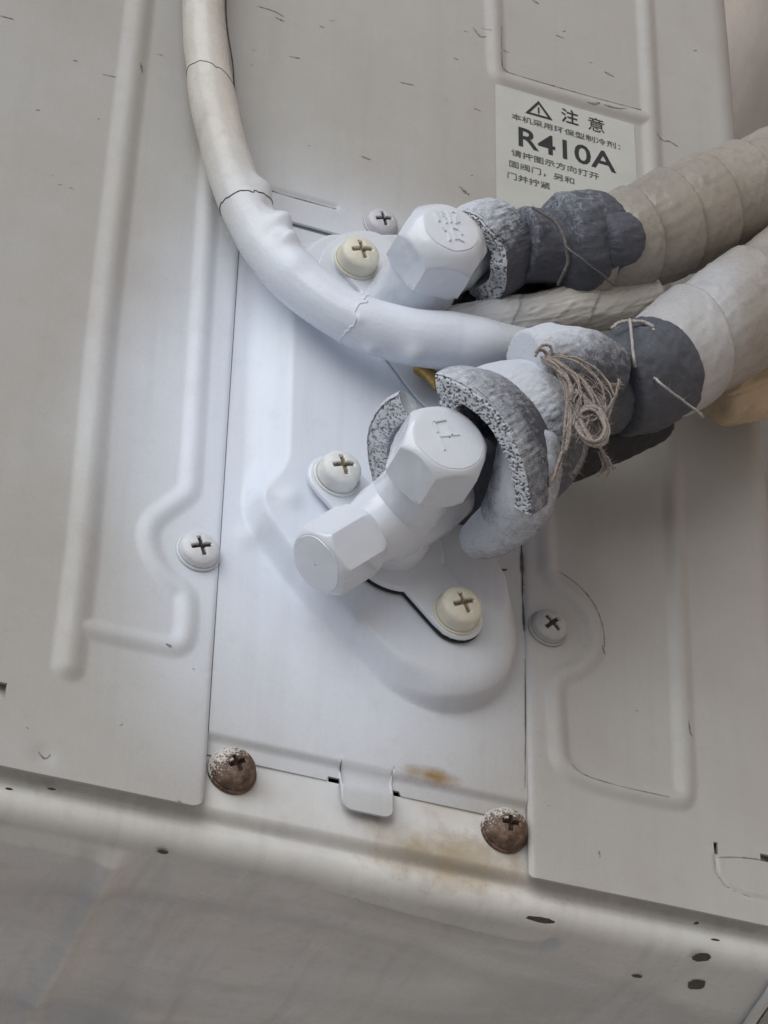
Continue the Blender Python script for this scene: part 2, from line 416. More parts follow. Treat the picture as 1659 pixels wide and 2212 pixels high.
extrap = lambda a, b, k: tuple(np.asarray(b) + (np.asarray(b) - np.asarray(a)) * k)
def pp(l): return [tuple(pc(*q)) for q in l]
lb1 = pp([(303, 0), (220, 735), (178, 1200), (148, 1440)]); lb1 = [extrap(lb1[1], lb1[0], 1.0)] + lb1
lb2 = pp([(452, 400), (413, 1040)]); lb2 = [extrap(lb2[1], lb2[0], 2.0)] + lb2
lb2 += [tuple(q) for q in chaikin(pp([(413, 1040), (408, 1066), (362, 1099), (326, 1127), (318, 1165), (330, 1205), (362, 1252), (402, 1279), (405, 1310), (402, 1375), (384, 1399), (340, 1392), (205, 1364), (178, 1355)]), 2)]
rb1 = pp([(1165, 880), (1182, 1225)]) + [tuple(q) for q in chaikin(pp([(1182, 1235), (1198, 1259), (1241, 1291), (1275, 1331), (1290, 1379), (1281, 1415), (1250, 1447), (1206, 1462), (1198, 1488), (1204, 1582), (1208, 1640), (1228, 1668), (1257, 1684), (1330, 1706), (1450, 1730), (1480, 1728), (1481, 1690)]), 2)]
rb2 = pp([(1393, 0), (1411, 364), (1452, 1000), (1463, 1283), (1481, 1690)]); rb2 = [extrap(rb2[1], rb2[0], 1.0)] + rb2
tb = pp([(1066, 0), (1071, 130)]) ; tb = [extrap(tb[1], tb[0], 3.0)] + tb + [tuple(q) for q in chaikin(pp([(1072, 140), (1074, 165), (1100, 176), (1240, 215), (1394, 258)]), 2)]
BEADS = [(lb1, 5.2, 1.7), (lb2, 4.0, 1.25), (rb1, 3.9, 1.4), (rb2, 4.2, 1.4), (tb, 4.0, 1.35)]
TONG = pp([(1546, 1850), (1550, 1885), (1572, 1915), (1610, 1933), (1680, 1950)])
STEP = pp([(560, 402), (725, 447)])
def h_main(X, Z):
    D = np.zeros(X.shape)
    for pts, hw, ht in BEADS:
        d = seg_dist(X, Z, pts) / (hw * MM)
        D = np.maximum(D, ht * MM * np.where(d < 1, np.cos(np.clip(d, 0, 1) * math.pi / 2) ** 1.6, 0))
    d = seg_dist(X, Z, TONG); D -= 0.0006 * np.exp(-(d / 0.0005) ** 2)
    d = seg_dist(X, Z, STEP); D -= 0.0009 * np.exp(-(d / 0.0010) ** 2)
    D -= np.where((X >= XR - 1e-7) & (Z < ZT), 0.0011 * np.exp(-np.abs(X - XR) / 0.0007), 0) + np.where((X <= XL + 1e-7) & (Z < ZT), 0.0006 * np.exp(-np.abs(X - XL) / 0.0005), 0)
    P = np.stack([X, X * 0, Z], -1)
    D += 0.00025 * fbm(P * 22, 2, 3)         # sheet metal is never quite flat
    c = pc(95, 1630); D -= 0.0006 * np.exp(-(((X - c[0]) / .003) ** 2 + ((Z - c[1]) / .003) ** 2))
    return D
HOLES = []
for a, b in (((1541, 1818), (1552, 1846)), ((1642, 1843), (1675, 1866)), ((-40, 1464), (11, 1512))):
    p, q = pc(*a), pc(*b); HOLES.append((min(p[0], q[0]), max(p[0], q[0]), min(p[1], q[1]), max(p[1], q[1])))
x_lo, x_hi = -0.26, XE + 0.12
z_hi = Z0 + 0.42
fx0, fx1 = pc(-40, 1700)[0], XE + 0.016
fz1 = pc(800, -80)[1]
xs = lines(x_lo, x_hi, 0.00055, fx0, fx1, 0.01, [XL, XR] + [q for hh in HOLES for q in hh[:2]])
zs = lines(ZB, z_hi, 0.0007, ZB, fz1, 0.012, [ZT] + [q for hh in HOLES for q in hh[2:]])
def keep_main(cx, cz):
    k = ~((cx > XL) & (cx < XR) & (cz < ZT))
    for a, b, c, d in HOLES: k &= ~((cx > a) & (cx < b) & (cz > c) & (cz < d))
    return k
def zwarp_main(X, Z):
    r = 0.0035
    zb = np.full(X.shape, ZB)
    q = np.clip(X - (XL - r), 0, r); zb += np.where(X <= XL + 1e-6, r - np.sqrt(np.maximum(r * r - q * q, 0)), 0)
    r2 = 0.0015; q = np.clip((XR + r2) - X, 0, r2); zb += np.where(X >= XR - 1e-6, r2 - np.sqrt(np.maximum(r2 * r2 - q * q, 0)), 0)
    H = 0.012; t = np.clip((Z - ZB) / H, 0, 1)
    return np.where(t < 1, zb + (ZB + H - zb) * t, Z)
def pos_main(X, Z, D):
    a = np.clip((X - (XE - RB)) / RB, 0, math.pi / 2)
    back = np.clip(X - (XE - RB) - RB * math.pi / 2, 0, None)
    x = np.where(X < XE - RB, X, XE - RB + RB * np.sin(a)); y = RB * (1 - np.cos(a)) + back
    return np.stack([x + D * np.sin(a), y - D * np.cos(a), Z], -1)
PANEL = sheet('side_panel', xs, zs, h_main, M_PANEL, UNIT, keep_main, 0.0009, pos_main, zwarp_main)

# the valve plate, set into the notch
PLAT = [tuple(q) for q in smooth_poly(pp([(527, 1118), (572, 1196), (655, 1300), (765, 1412), (845, 1490), (940, 1535), (1030, 1530), (1092, 1486), (1116, 1415), (1114, 1340), (1092, 1270), (1060, 1180), (1060, 900), (1040, 560), (800, 520), (560, 545), (535, 700), (524, 1000)]), 5, True)]
ZJ = (pc(480, 1588)[1] + pc(1110, 1727)[1]) / 2      # jog of the plate
ZE = (pc(715, 1672)[1] + pc(1050, 1752)[1]) / 2      # its lower edge
tabL, tabR = pc(740, 1680)[0], pc(851, 1700)[0]
ZTAB = (pc(755, 1747)[1] + pc(830, 1765)[1]) / 2
S_G, S_H = pc(500, 1668, 0), pc(1088, 1796, 0)
def zedge(x):
    z = np.full(x.shape, ZE)
    for c, r in ():
        q = r * r - (x - c[0]) ** 2
        z = np.minimum(z, np.where(q > 0, c[1] - np.sqrt(np.maximum(q, 0)), ZE))
    rr = 0.003; t = np.maximum(np.clip(tabL + rr - x, 0, rr), np.clip(x - (tabR - rr), 0, rr))
    tz = ZTAB + rr - np.sqrt(np.maximum(rr * rr - t * t, 0))
    z = np.where((x >= tabL) & (x <= tabR), tz, z)
    ntc = ((x > tabL - 0.0036) & (x < tabL - 1e-7)) | ((x > tabR + 1e-7) & (x < tabR + 0.0030))
    return np.where(ntc, ZE + 0.0013, z)
PH = 0.0085
def h_plate(X, Z):
    sd = poly_sd(X, Z, PLAT)
    wl_ = 0.0042 + 0.0115 * sstep(pc(680, 1100)[0], pc(560, 1100)[0], X) * sstep(pc(600, 1120)[1], pc(600, 1000)[1], Z)
    dm = sstep(pc(780, 1400)[0], pc(980, 1400)[0], X) * sstep(pc(1000, 1250)[1], pc(1000, 1400)[1], Z)
    s_ = np.clip(-sd / (wl_ + 0.006 * dm), 0, 1)
    rnd_ = np.sqrt(np.maximum(1 - (1 - s_) ** 2.2, 0)) * sstep(0, 0.22, s_)
    D = -0.0008 + PH * ((1 - dm) * sstep(0, 1, s_) + dm * rnd_)
    # two small corner bumps left by the press
    for (px, py), r, a in (((617, 1090), 0.0035, 0.0012), ((548, 1140), 0.0035, 0.0009)):
        c = pc(px, py, 0.004); D += a * np.exp(-(((X - c[0]) ** 2 + (Z - c[1]) ** 2) / r ** 2))
    D -= 0.0016 * sstep(ZJ + 0.0012, ZJ - 0.0012, Z)
    tab = (X >= tabL) & (X <= tabR)
    D += np.where(tab, 0.0026 * sstep(ZE + 0.0015, ZE - 0.0025, Z), 0)
    D += 0.0002 * fbm(np.stack([X, X * 0, Z], -1) * 30, 2, 9)
    return D
ztop_p = ZT + 0.006
xs = lines(XL + 0.00030, XR - 0.00010, 0.0006, XL + 0.001, XR - 0.0012, 0.0003, [tabL - 1e-6, tabL + 1e-6, tabR - 1e-6, tabR + 1e-6, tabL - .00361, tabR + .00301])
zs = np.linspace(ZE, ztop_p, 330)
def zwarp_plate(X, Z):
    H = 0.010; t = np.clip((Z - ZE) / H, 0, 1); zb = zedge(X)
    return np.where(t < 1, zb + (ZE + H - zb) * t, np.minimum(Z, 9))
def h_plate2(X, Z):
    D = h_plate(X, Z); return np.where(Z > ZT - 0.0012, np.minimum(D, -0.0018), D)
PLATE = sheet('valve_plate', xs, zs, h_plate2, M_PLATE, UNIT, None, 0.0008, None, zwarp_plate)

# base pan: flange, outward roll, underside
ZC = (pc(460, 1776, -.002)[1] + pc(1120, 1907, -.002)[1]) / 2   # concave crease
zu = ZC - 0.0105
prof = [(-0.0036, ZE + 0.022)]
prof += [(-0.0030, z) for z in np.linspace(ZE + 0.02, ZC + 0.0050, 34)]
for a in np.linspace(0, 1, 16)[1:]: prof.append((-0.0030 - 0.0024 * (a * a * (3 - 2 * a)), ZC + 0.0050 - 0.0042 * a))
for a in np.linspace(0, 1, 6)[1:]: prof.append((-0.0054 + 0.0007 * a, ZC + 0.0008 - 0.0030 * a))
d1, z1 = prof[-1]; r = 0.0058
for a in np.linspace(0, math.pi / 2, 18)[1:]: prof.append((d1 - r * (1 - math.cos(a)), z1 - r * math.sin(a)))
zu = prof[-1][1]; d2 = prof[-1][0]
n0 = len(prof)
for q in np.concatenate([np.arange(0.0008, 0.10, 0.0009), np.arange(0.10, 0.34, 0.01)]): prof.append((d2 - q, zu))
prof = np.array(prof)
xs = lines(-0.26, XE - 0.004, 0.0009, -0.17, XE - 0.006, 0.01, [])
X, I = np.meshgrid(xs, np.arange(len(prof)), indexing='ij')
Dp, Zp = prof[I, 0], prof[I, 1]
Yp = -Dp
uz = lambda l: [tuple(UZ(px, py, zu)[:2]) for px, py in l]
und = np.clip((np.arange(len(prof)) - n0) / 6.0, 0, 1)[I]
RIDGE = uz([(285, 1800), (180, 1990), (85, 2150)])
dr_ = seg_dist(X, Yp, RIDGE); bump_ = -0.0016 * np.exp(-(dr_ / 0.0035) ** 2)
LEFT = uz([(285, 1800), (85, 2150), (60, 2600), (-700, 2500), (-500, 1650)])
bump_ += -0.0012 * sstep(0.002, -0.004, poly_sd(X, Yp, LEFT))
REC = uz([(300, 1855), (800, 1950), (1150, 2052), (1190, 2046), (1222, 2010), (1246, 1975), (1640, 2085), (1900, 2500), (60, 2700), (120, 2170)])
OUTL = [tuple(q) for q in chaikin(uz([(700, 1930), (820, 1972), (1000, 2022), (1150, 2053), (1200, 2040), (1226, 2000), (1243, 1962), (1260, 1945)]), 2)]
dd = seg_dist(X, Yp, OUTL); bump_ += 0.0016 * np.exp(-(dd / 0.0020) ** 2)
OUT2 = uz([(1240, 1965), (1330, 2010), (1659, 2080), (1800, 2110)])
dd = seg_dist(X, Yp, OUT2); bump_ += 0.0005 * np.exp(-(dd / 0.0018) ** 2)
HUMP = uz([(40, 2230), (300, 2205), (520, 2290), (900, 2340)])
dd = seg_dist(X, Yp, HUMP); bump_ += -0.004 * np.exp(-(dd / 0.010) ** 2)
DENT = uz([(640, 2090), (900, 2080), (1250, 2200)])
dd = seg_dist(X, Yp, DENT); bump_ += 0.0015 * np.exp(-(dd / 0.016) ** 2)
RIM = uz([(330, 1850), (760, 1960)])
bump_ += 0.0006 * fbm(np.stack([X, Yp, X * 0], -1) * 26, 3, 21)
P = np.stack([X, Yp, Zp + 2.0 * bump_ * und], -1)
P[..., 1] += 0.0003 * fbm(np.stack([X * 18, Zp * 18, X * 0], -1), 2, 4)
F = grid_faces(len(xs), len(prof))
cx = X.reshape(-1)[F].mean(1); cy = Yp.reshape(-1)[F].mean(1); cz = Zp.reshape(-1)[F].mean(1)
kp = np.ones(len(F), bool)
for xa, xb in ((tabL - 0.0035, tabL + 0.002), (tabR - 0.002, tabR + 0.003)):      # slot the tab hooks into
    kp &= ~((cx > xa) & (cx < xb) & (cz > ZE + 0.0002) & (cz < ZE + 0.0018) & (cy < 0.01))
hc = UZ(1172, 1985, zu)

BASE = mesh_obj('base_pan', P.reshape(-1, 3), F[kp], M_BASE, UNIT)
a_ = BASE.data.attributes.new('dirt', 'FLOAT', 'POINT')  # crease grime and the crease's shade, both painted as a darker band
cz_ = P[..., 2].reshape(-1); dq = 0.6 * np.exp(-((cz_ - (ZC + 0.0024)) / 0.0014) ** 2) * np.clip(0.9 + 0.6 * fbm(P.reshape(-1, 3) * 40, 2, 77), 0, 1.2)
dq = np.where((P.reshape(-1, 3)[:, 1] < 0.0058), dq, 0); a_.data.foreach_set('value', dq.astype(np.float32))
# near-black sheets added to darken the openings, and the rest of the cabinet
def box(name, lo, hi, mat, parent, **kw):
    lo, hi = np.array(lo), np.array(hi); V = np.array([[(lo, hi)[i][0], (lo, hi)[j][1], (lo, hi)[k][2]] for i in (0, 1) for j in (0, 1) for k in (0, 1)])
    return mesh_obj(name, V, [[0, 1, 3, 2], [4, 6, 7, 5], [0, 4, 5, 1], [2, 3, 7, 6], [0, 2, 6, 4], [1, 5, 7, 3]], mat, parent, False, np.zeros(8), **kw)
box('dark_backing', (-0.255, 0.012, zu + 0.008), (XE - 0.014, 0.016, Z0 + 0.40), M_DARK, UNIT)
box('dark_backing_tray', (-0.255, 0.0085, zu + 0.0035), (XE - 0.014, 0.30, zu + 0.0065), M_DARK, UNIT)
box('top_cover', (-0.262, -0.002, Z0 + 0.421), (XE + 0.002, 0.34, Z0 + 0.436), M_PANEL, UNIT)
# lip of the far lower corner of the base
ce = [UZ(1700, 2085, zu - .0015), UZ(1659, 2152, zu - .0015), UZ(1612, 2222, zu - .0015), UZ(1500, 2420, zu - .0015)]
V, F, _ = tube_geo(np.array(ce), 0.0016, 0.002, 12); mesh_obj('base_rim', V, F, M_BASE, UNIT)
V, F, _ = tube_geo(np.array(ce) + np.array([0.0022, 0, 0.0008]), 0.0008, 0.002, 10); mesh_obj('rim_gap', V, F, M_GRIME_SHADE, UNIT)

# ------------------------------------------------------------------ marks on the paint
def ribbons(name, items, mat, parent, lift=0.00012, hf=None):
    V, F = [], []
    for pts, wd in items:
        p = smooth_poly(np.array(pts, float), 5); k = len(p)
        q = np.array([U(a, b, 0)[[0, 2]] for a, b in p])
        T = np.gradient(q, axis=0); T /= np.linalg.norm(T, axis=1)[:, None] + 1e-12; Nn = np.stack([-T[:, 1], T[:, 0]], 1)
        ww = 0.75 * wd * MM * (0.4 + 0.5 * np.sin(np.linspace(0.15, math.pi - 0.15, k))) * (1 + 0.6 * rng.uniform(-1, 1, k)) * 0.5
        o = len(V)
        for sgn in (-1, 1):
            e = q + Nn * (sgn * ww)[:, None]
            d = (hf or h_main)(e[:, 0], e[:, 1]) + lift
            V += [[a, -dd_, b] for (a, b), dd_ in zip(e, d)]
        for i in range(k - 1): F.append([o + i, o + i + 1, o + k + i + 1, o + k + i])
    return mesh_obj(name, V, F, mat, parent, kind='stuff')
marks = [([(557, 14), (590, 24), (612, 36)], .6), ([(595, 38), (615, 47)], .7), ([(625, 122), (648, 126)], .5), ([(865, 178), (893, 184)], .6),
         ([(1022, 60), (1036, 78), (1050, 80)], .8), ([(1150, 0), (1164, 9)], .8), ([(980, 126), (990, 129)], .5), ([(1306, 156), (1326, 166)], 1.3),
         ([(1085, 110), (1100, 114)], .6), ([(1415, 293), (1432, 304), (1446, 306), (1464, 317)], .7), ([(1024, 234), (1038, 240)], .5),
         ([(992, 402), (1006, 416), (1014, 420)], 1.5), ([(0, 34), (30, 42)], .5), ([(222, 160), (250, 166)], .4), ([(302, 140), (306, 160)], .9),
         ([(1266, 226), (1280, 230), (1292, 228)], 1.0), ([(1300, 232), (1330, 240), (1352, 238)], .8), ([(780, 338), (800, 346)], .5), ([(1298, 1398), (1306, 1414)], 1.0),
         ([(1484, 1560), (1488, 1585), (1495, 1592)], .8), ([(1294, 1838), (1296, 1852)], .7), ([(355, 1396), (368, 1402)], 1.2), ([(1372, 1534), (1380, 1536)], .4),
         ([(1040, 60), (1060, 70)], .3), ([(690, 56), (700, 60)], .5), ([(1200, 76), (1220, 84)], .4)]
for _ in range(26):
    a, b = rng.uniform(20, 1500), rng.uniform(10, 420) if rng.random() < .7 else rng.uniform(1300, 1880)
    if 500 < a < 1150 and b > 400: continue
    marks.append(([(a, b), (a + rng.uniform(4, 12), b + rng.uniform(-2, 5))], rng.uniform(.2, .45)))
ribbons('scuff_marks', marks, M_SCUFF, PANEL)
grime = [([(1082, 60), (1082, 140), (1092, 154), (1120, 164)], .55), ([(1100, 158), (1180, 182), (1300, 216), (1385, 238)], .75), ([(564, 402), (640, 425), (728, 449)], .9),
         ([(1210, 1236), (1246, 1262), (1280, 1300), (1300, 1350), (1304, 1400)], .5), ([(1234, 1655), (1262, 1680), (1340, 1704), (1440, 1726)], .35),
         ([(1547, 1852), (1600, 1852), (1650, 1858)], .5), ([(1546, 1856), (1552, 1888), (1575, 1916), (1625, 1937)], .35), ([(84, 1622), (98, 1636), (110, 1628)], .8)]
ribbons('grime_lines', grime, M_SCUFF, PANEL)
ribbons('seam_shade', [([(1128, 1150), (1129, 1200), (1131, 1262)], 1.5), ([(1130, 1255), (1132, 1310), (1134, 1360)], .7), ([(1066, 1236), (1080, 1230), (1098, 1228)], 1.0), ([(1136, 1420), (1137, 1560), (1136, 1700)], .35)], M_GRIME_SHADE, PLATE, 0.0002, h_plate2)  # seam shade painted as dark ribbons, with one small dark mark

def under_marks():
    V, F = [], []
    def blob(px, py, rx, ry, rot=0):
        c = UZ(px, py, zu); o = len(V); k = 22
        hz = zu + float(0)
        V.append([c[0], c[1], 0])
        for i in range(k):
            a = 2 * math.pi * i / k; rr = 1 + 0.12 * rng.uniform(-1, 1)
            V.append([c[0] + math.cos(a + rot) * rx * rr * MM, c[1] + math.sin(a + rot) * ry * rr * MM, 0])
        for i in range(k): F.append([o, o + 1 + (i + 1) % k, o + 1 + i])
    blob(1168, 1985, 4.0, 1.5); blob(1515, 2066, 2.6, 2.6); blob(1505, 2126, 2.4, 2.8); blob(1376, 2110, 1.6, .8); blob(1545, 2028, 1.4, .6)  # first blob stands in for the drain hole as a dark patch
    blob(352, 1838, 1.5, 1.0); blob(112, 1702, 1.2, .6); blob(20, 1702, 1.0, .6); blob(1504, 1992, .7, .9)
    V = np.array(V); 
    pts = P.reshape(-1, 3)
    near = pts[(pts[:, 2] < zu + 0.004) & (pts[:, 1] > -d2)]
    for i in range(len(V)):
        j = np.argmin((near[:, 0] - V[i, 0]) ** 2 + (near[:, 1] - V[i, 1]) ** 2); V[i, 2] = near[j, 2] - 0.0003
    mesh_obj('chips_and_hole', V, F, simple('bare_primer', (0.075, 0.065, 0.055), (0.13, 0.115, 0.10), 900, 0.8), BASE, False, np.zeros(len(V)), kind='stuff')
under_marks()

# ------------------------------------------------------------------ caution label
def quad_label():
    a, b = pc(1069, 182), pc(1372, 330)
    xa, xb = a[0], b[0]; zt = pc(1069, 182)[1]; zb = pc(1080, 470)[1]
    xs = np.linspace(xa, xb, 140); zs = np.linspace(zb, zt, 90)
    X, Z = np.meshgrid(xs, zs, indexing='ij'); D = h_main(X, Z) + 0.00018 + 0.00006 * fbm(np.stack([X, X * 0, Z], -1) * 90, 2, 2)
    return mesh_obj('caution_label', np.stack([X, -D, Z], -1).reshape(-1, 3), grid_faces(len(xs), len(zs)), M_LABEL, UNIT, spray=np.zeros(X.size))
LABEL = quad_label()
PXW, PXH = 1 / (FPX / DIST * h[0]), 1 / (FPX / DIST * abs(v[1]))
def text(body, cx_, cy_, wpx, hpx, mat, bold=0.0):
    cu = bpy.data.curves.new('lettering', 'FONT'); cu.body = body; cu.offset = bold; cu.resolution_u = 3
    ob = bpy.data.objects.new('tmp_text', cu); col.objects.link(ob)
    dg = bpy.context.evaluated_depsgraph_get(); me = bpy.data.meshes.new_from_object(ob.evaluated_get(dg))
    bpy.data.objects.remove(ob)
    co = np.empty(len(me.vertices) * 3, np.float32); me.vertices.foreach_get('co', co); co = co.reshape(-1, 3)
    lo, hi = co.min(0), co.max(0); c = pc(cx_, cy_); wd, ht = wpx * PXW, hpx * PXH
    X = c[0] + ((co[:, 0] - lo[0]) / (hi[0] - lo[0]) - 0.5) * wd; Z = c[1] + ((co[:, 1] - lo[1]) / (hi[1] - lo[1]) - 0.5) * ht
    D = h_main(X, Z) + 0.00034
    V = np.stack([X, -D, Z], -1)
    F = [list(p.vertices) for p in me.polygons]
    bpy.data.meshes.remove(me)
    mesh_obj('lettering', V, F, mat, LABEL, False, np.zeros(len(V)))
text('注', 1230, 253, 44, 39, M_INK, 0.01); text('意', 1287, 271, 42, 38, M_INK, 0.0)
text('本机采用环保型制冷剂：', 1222, 285, 276, 17, M_INKF, 0.006)
text('R410A', 1225, 325, 246, 53, M_INK, 0.012)
text('请按图示方向打开', 1199, 356, 220, 18, M_INKF, 0.006)
text('固阀门，另和', 1170, 373, 162, 18, M_INKF, 0.006)
text('门并拧紧', 1142, 391, 106, 18, M_INKF, 0.006)
def tri_mark():
    A = [pc(1162.5, 219), pc(1134, 244.5), pc(1193, 261)]; c = sum(A) / 3; V = []; F = []
    for f in (1.0, 0.68):
        for a in A: q = c + (a - c) * f; V.append([q[0], -0.0004, q[1]])
    for i in range(3): F.append([i, (i + 1) % 3, 3 + (i + 1) % 3, 3 + i])
    for (u0, v0, u1, v1, wd) in ((1162.6, 233, 1163.2, 246, .3), (1163.4, 248.5, 1163.5, 251, .3)):
        a, b = pc(u0, v0), pc(u1, v1); o = len(V)
        for q, s in ((a, -1), (a, 1), (b, 1), (b, -1)): V.append([q[0] + s * wd * MM, -0.0004, q[1]])
        F.append([o, o + 1, o + 2, o + 3])
    V = np.array(V); V[:, 1] = -(h_main(V[:, 0], V[:, 2]) + 0.00034)
    mesh_obj('warning_triangle', V, F, M_INK, LABEL, False, np.zeros(len(V)))
tri_mark()

# ------------------------------------------------------------------ screws
def screw_mat(name, body, rust=None):
    m, t, b = nodes_mat(name)
    geo = mk(t, 'ShaderNodeTexCoord'); co = geo.outputs['Object']
    nz = noise(t, 380, 5, 0.7, co); n2 = noise(t, 1500, 3, 0.6, co)
    c = ramp(t, nz.outputs[0], [(0.35, body), (0.7, tuple(x * 0.86 for x in body))])
    if rust:
        at = mk(t, 'ShaderNodeAttribute', attribute_name='spray')
        c2 = ramp(t, nz.outputs[0], [(0.32, (0.042, 0.026, 0.02)), (0.5, (0.135, 0.082, 0.055)), (0.7, (0.25, 0.175, 0.13))])
        f = math_n(t, 'ADD', at.outputs['Fac'], math_n(t, 'MULTIPLY', math_n(t, 'SUBTRACT', n2.outputs[0], 0.5), 1.3))
        f = math_n(t, 'ADD', f, math_n(t, 'MULTIPLY', math_n(t, 'SUBTRACT', nz.outputs[0], 0.5), 1.2))
        ln = mk(t, 'ShaderNodeVectorMath', operation='LENGTH'); t.links.new(co, ln.inputs[0])
        q = math_n(t, 'ADD', math_n(t, 'MULTIPLY', ln.outputs['Value'], 220.0), math_n(t, 'MULTIPLY', math_n(t, 'SUBTRACT', nz.outputs[0], 0.5), 0.9))
        c2 = mixc(t, ramp(t, q, [(0.62, (0.85,)), (0.95, (0,))]), c2, (0.045, 0.022, 0.018))
        c = mixc(t, ramp(t, f, [(0.66, (0,)), (0.86, (1,))]), c2, c)
    t.links.new(c, b.inputs['Base Color']); b.inputs['Roughness'].default_value = 0.62 if rust else 0.38
    bump(t, b, [(nz.outputs[0], 0.5 if rust else 0.15), (n2.outputs[0], 0.35 if rust else 0.03)], 0.0006)
    return m
def screw_mesh(name, mats, wr, wt, hr, hh, dome, rot, rust=False, rec=0.55):
    """washer radius/thickness, head radius/height, dome; the cross recess is cut into the head"""
    rings = [(wr * 1.0, 0), (wr * 1.0, wt * 0.55), (wr * 0.96, wt * .95), (wr * 0.9, wt), (hr * 1.06, wt), (hr * 1.0, wt + 0.0003)]
    for a in np.linspace(0, 1, 6)[1:]: rings.append((hr * (1 - 0.03 * a), wt + 0.0003 + (hh - 0.0003) * a * 0.75))
    z_s = rings[-1][1]; r_s = rings[-1][0]
    for a in np.linspace(0, math.pi / 2, 26)[1:]: rings.append((r_s * math.cos(a), z_s + (hh * 0.25 + dome) * math.sin(a)))
    nseg = 96; V = []; fm = []
    th = np.linspace(0, 2 * math.pi, nseg, endpoint=False)
    R = np.array(rings); sp = []
    ring_i = len(R)
    X = R[:, 0][:, None] * np.cos(th); Y = R[:, 0][:, None] * np.sin(th); Z = np.repeat(R[:, 1][:, None], nseg, 1)
    xr, yr = X * math.cos(rot) + Y * math.sin(rot), -X * math.sin(rot) + Y * math.cos(rot)
    L = hr * rec; wd = hr * 0.115
    inr = (np.minimum(np.maximum(np.abs(xr) - L, np.abs(yr) - wd), np.maximum(np.abs(xr) - wd, np.abs(yr) - L)))
    dep = sstep(0.00012, -0.00022, inr) * (Z > z_s)
    depth = 0.0016 * (1 - np.clip(np.hypot(X, Y) / (L * 1.15), 0, 1) ** 2) + 0.0004
    Z = Z - dep * depth
    Vv = np.stack([X, Y, Z], -1).reshape(-1, 3)
    F = grid_faces(ring_i, nseg, wrap_v=True)
    fm = (dep.reshape(-1)[F].mean(1) > 0.5).astype(int)
    me = bpy.data.meshes.new(name); me.from_pydata(Vv.tolist(), [], F.tolist())
    for m in mats: me.materials.append(m)
    me.polygons.foreach_set('material_index', fm.astype(np.int32)); me.polygons.foreach_set('use_smooth', [True] * len(F))
    a = me.attributes.new('spray', 'FLOAT', 'POINT')
    a.data.foreach_set('value', (np.clip(0.5 + (0.75 * Y - 0.65 * X) / (wr * 1.7), 0, 1) if rust else np.ones(X.shape)).reshape(-1).astype(np.float32))
    me.update(); return me
ROTW = Matrix(((1, 0, 0), (0, 0, -1), (0, 1, 0)))     # local z -> out of the panel, local y -> up
def screw(px, py, d, me, label=None, parent=UNIT, tilt=0.0):
    o = bpy.data.objects.new('screw', me); col.objects.link(o); o.parent = parent
    o.location = U(px, py, d) - origin_of(parent)
    o.rotation_euler = (ROTW @ Matrix.Rotation(tilt, 3, 'Z')).to_euler()
    if label: o['label'] = label
    return o
M_SW = screw_mat('white_screw_paint', (0.72, 0.73, 0.76)); M_SG = screw_mat('grey_screw_paint', (0.46, 0.45, 0.45))
M_SC = screw_mat('cream_screw_paint', (0.74, 0.70, 0.58)); M_SR = screw_mat('rusted_screw', (0.62, 0.58, 0.54), True)
m_w = screw_mesh('washer_screw', [M_SW, M_SLOT], 0.0064, 0.0008, 0.0056, 0.0016, 0.0014, 0.35)
m_g = screw_mesh('washer_screw_grey', [M_SG, M_SLOT], 0.0060, 0.0008, 0.0053, 0.0016, 0.0014, 0.5)
m_g2 = screw_mesh('washer_screw_lilac', [screw_mat('lilac_screw_paint', (0.58, 0.57, 0.60)), M_SLOT], 0.0056, 0.0006, 0.0050, 0.0016, 0.0014, 0.3)
m_c = screw_mesh('bolt_cream', [M_SC, M_SLOTY], 0.0070, 0.0008, 0.0062, 0.0046, 0.0012, 0.25)
m_cw = screw_mesh('bolt_white', [screw_mat('bolt_white_paint', (0.77, 0.77, 0.75)), M_SLOTY], 0.0070, 0.0008, 0.0060, 0.0046, 0.0012, 0.1)
m_r = screw_mesh('rusted_screw', [M_SR, simple('rust_pit', (0.035, 0.018, 0.014), (0.07, 0.036, 0.026), 900, 0.9)], 0.0068, 0.0012, 0.0060, 0.0020, 0.0024, 0.5, True, 0.42)
screw(428, 1193, 0.0002, m_w, 'white washer head screw')
screw(1183, 1358, 0.0002, m_g, 'grey washer head screw', tilt=0.3)
screw(822, 486, 0.0004, m_g2, 'lilac grey screw beside the upper valve')
screw(500, 1668, -0.0028, m_r, 'rusty screw at the left'); screw(1088, 1796, -0.0029, m_r, 'rusty screw at the right', tilt=-0.5)

